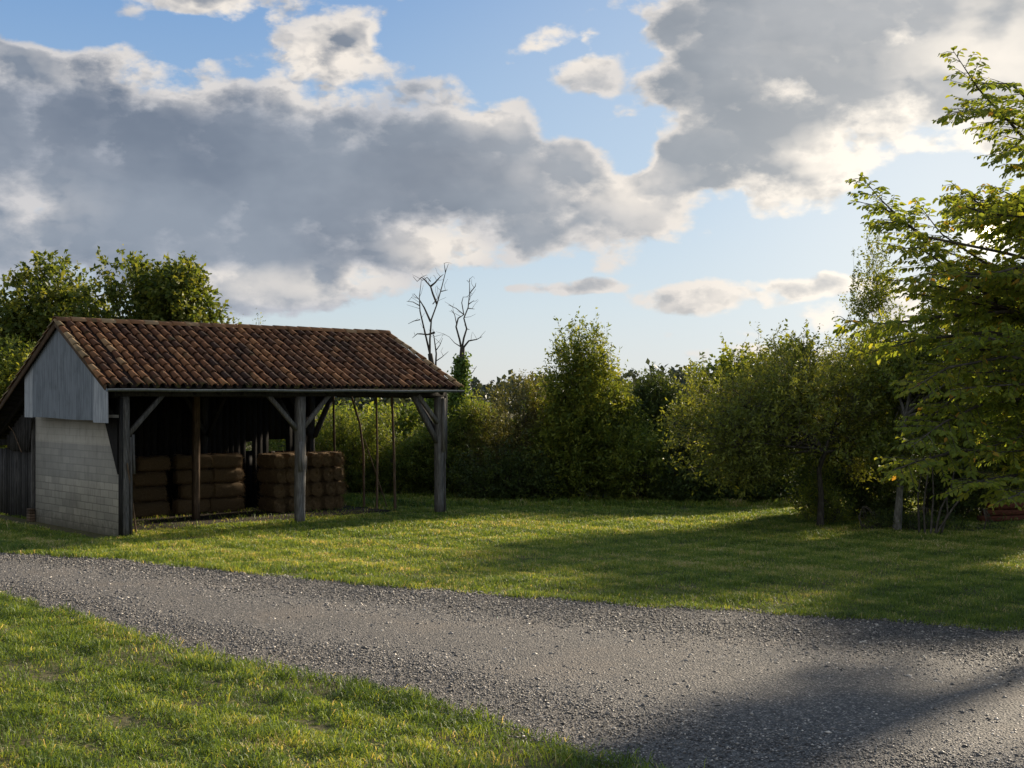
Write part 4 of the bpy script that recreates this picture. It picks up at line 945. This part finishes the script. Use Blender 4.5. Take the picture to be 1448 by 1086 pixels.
# thicket behind the hedge
TL = ['yellowish thicket shrub glimpsed directly above the right end of the bale stack', 'yellowish thicket shrub seen high between the curved pole and the straight pole', 'yellowish thicket shrub seen between the last thin pole and the right front post',
      'yellowish thicket shrub behind the ivy of the narrower dead tree', 'dark thicket shrub behind the low brownish shrub', 'dark thicket shrub behind the left half of the tall pointed bush', 'dark thicket shrub behind the right half of the tall pointed bush',
      'dark thicket shrub behind the dip between pointed bush and hazel', 'dark thicket shrub behind the left end of the apple crown', 'dark thicket shrub straight behind the hazel', 'dark thicket shrub behind the apple trunk',
      'dark thicket shrub behind the slender upright tree', 'dark thicket shrub behind the bare grey stems', 'dark thicket shrub at the right edge behind every other shrub']
for i, xc in enumerate(range(440, 1560, 80)):
    yt = 568 if xc < 800 else 590
    shrub('thicket_shrub', xc, 41.6+(i % 3)*.4, [(xc-80, xc+80, yt, 790)], TL[i], 'leaf_yel' if xc < 700 else 'leaf_dark', group='thicket shrubs hidden behind the hedge', ntw=900, nl=10, L=.17, wl=.6, dep=1.1, gap=.2)

# far hill and wood
def ridge(x): return 9+3*np.sin(x*.013+1)+1.5*np.sin(x*.04)
xs = np.linspace(-900, 900, 120); V = []
for Yr, f in ((500, 0), (560, .75), (640, 1), (900, .9)):
    for x_ in xs: V.append((x_, Yr, -1 if f == 0 else ridge(x_)*f*.6))
n = len(xs); Fc = np.array([[j*n+i, j*n+i+1, (j+1)*n+i+1, (j+1)*n+i] for j in range(3) for i in range(n-1)])
tag(np_mesh('hills', np.array(V), [Fc], [np.zeros(len(Fc))], M['hill'], None, True), 'low dark wooded hill on the horizon', 'hill', kind='structure')
g = np.random.default_rng(4); n = 2600; tx = g.uniform(-330, 330, n); ty = g.uniform(250, 300, n); 
hh_ = g.uniform(4, 8, n)*(1+.25*np.sin(tx*.05)); k = 28; ti = np.repeat(np.arange(n), k); zf = g.uniform(0, 1, n*k); rd = 2.4*(1-zf*.75)*g.uniform(.2, 1, n*k); a = g.uniform(0, 6.28, n*k)
pos = np.stack([tx[ti]+np.cos(a)*rd, ty[ti]+np.sin(a)*rd, hh_[ti]*zf], 1); m_ = len(pos)
w_o = leaf_obj('distant_wood', pos, nrm(g.normal(size=(m_, 3))), nrm(g.normal(size=(m_, 3))), g.uniform(.8, 1.6, m_), g.uniform(.7, 1.2, m_), g.uniform(0, 1, m_), M['far_leaf'], None)
tag(w_o, 'distant dark wood along the horizon beyond the hedge', 'wood', kind='stuff')
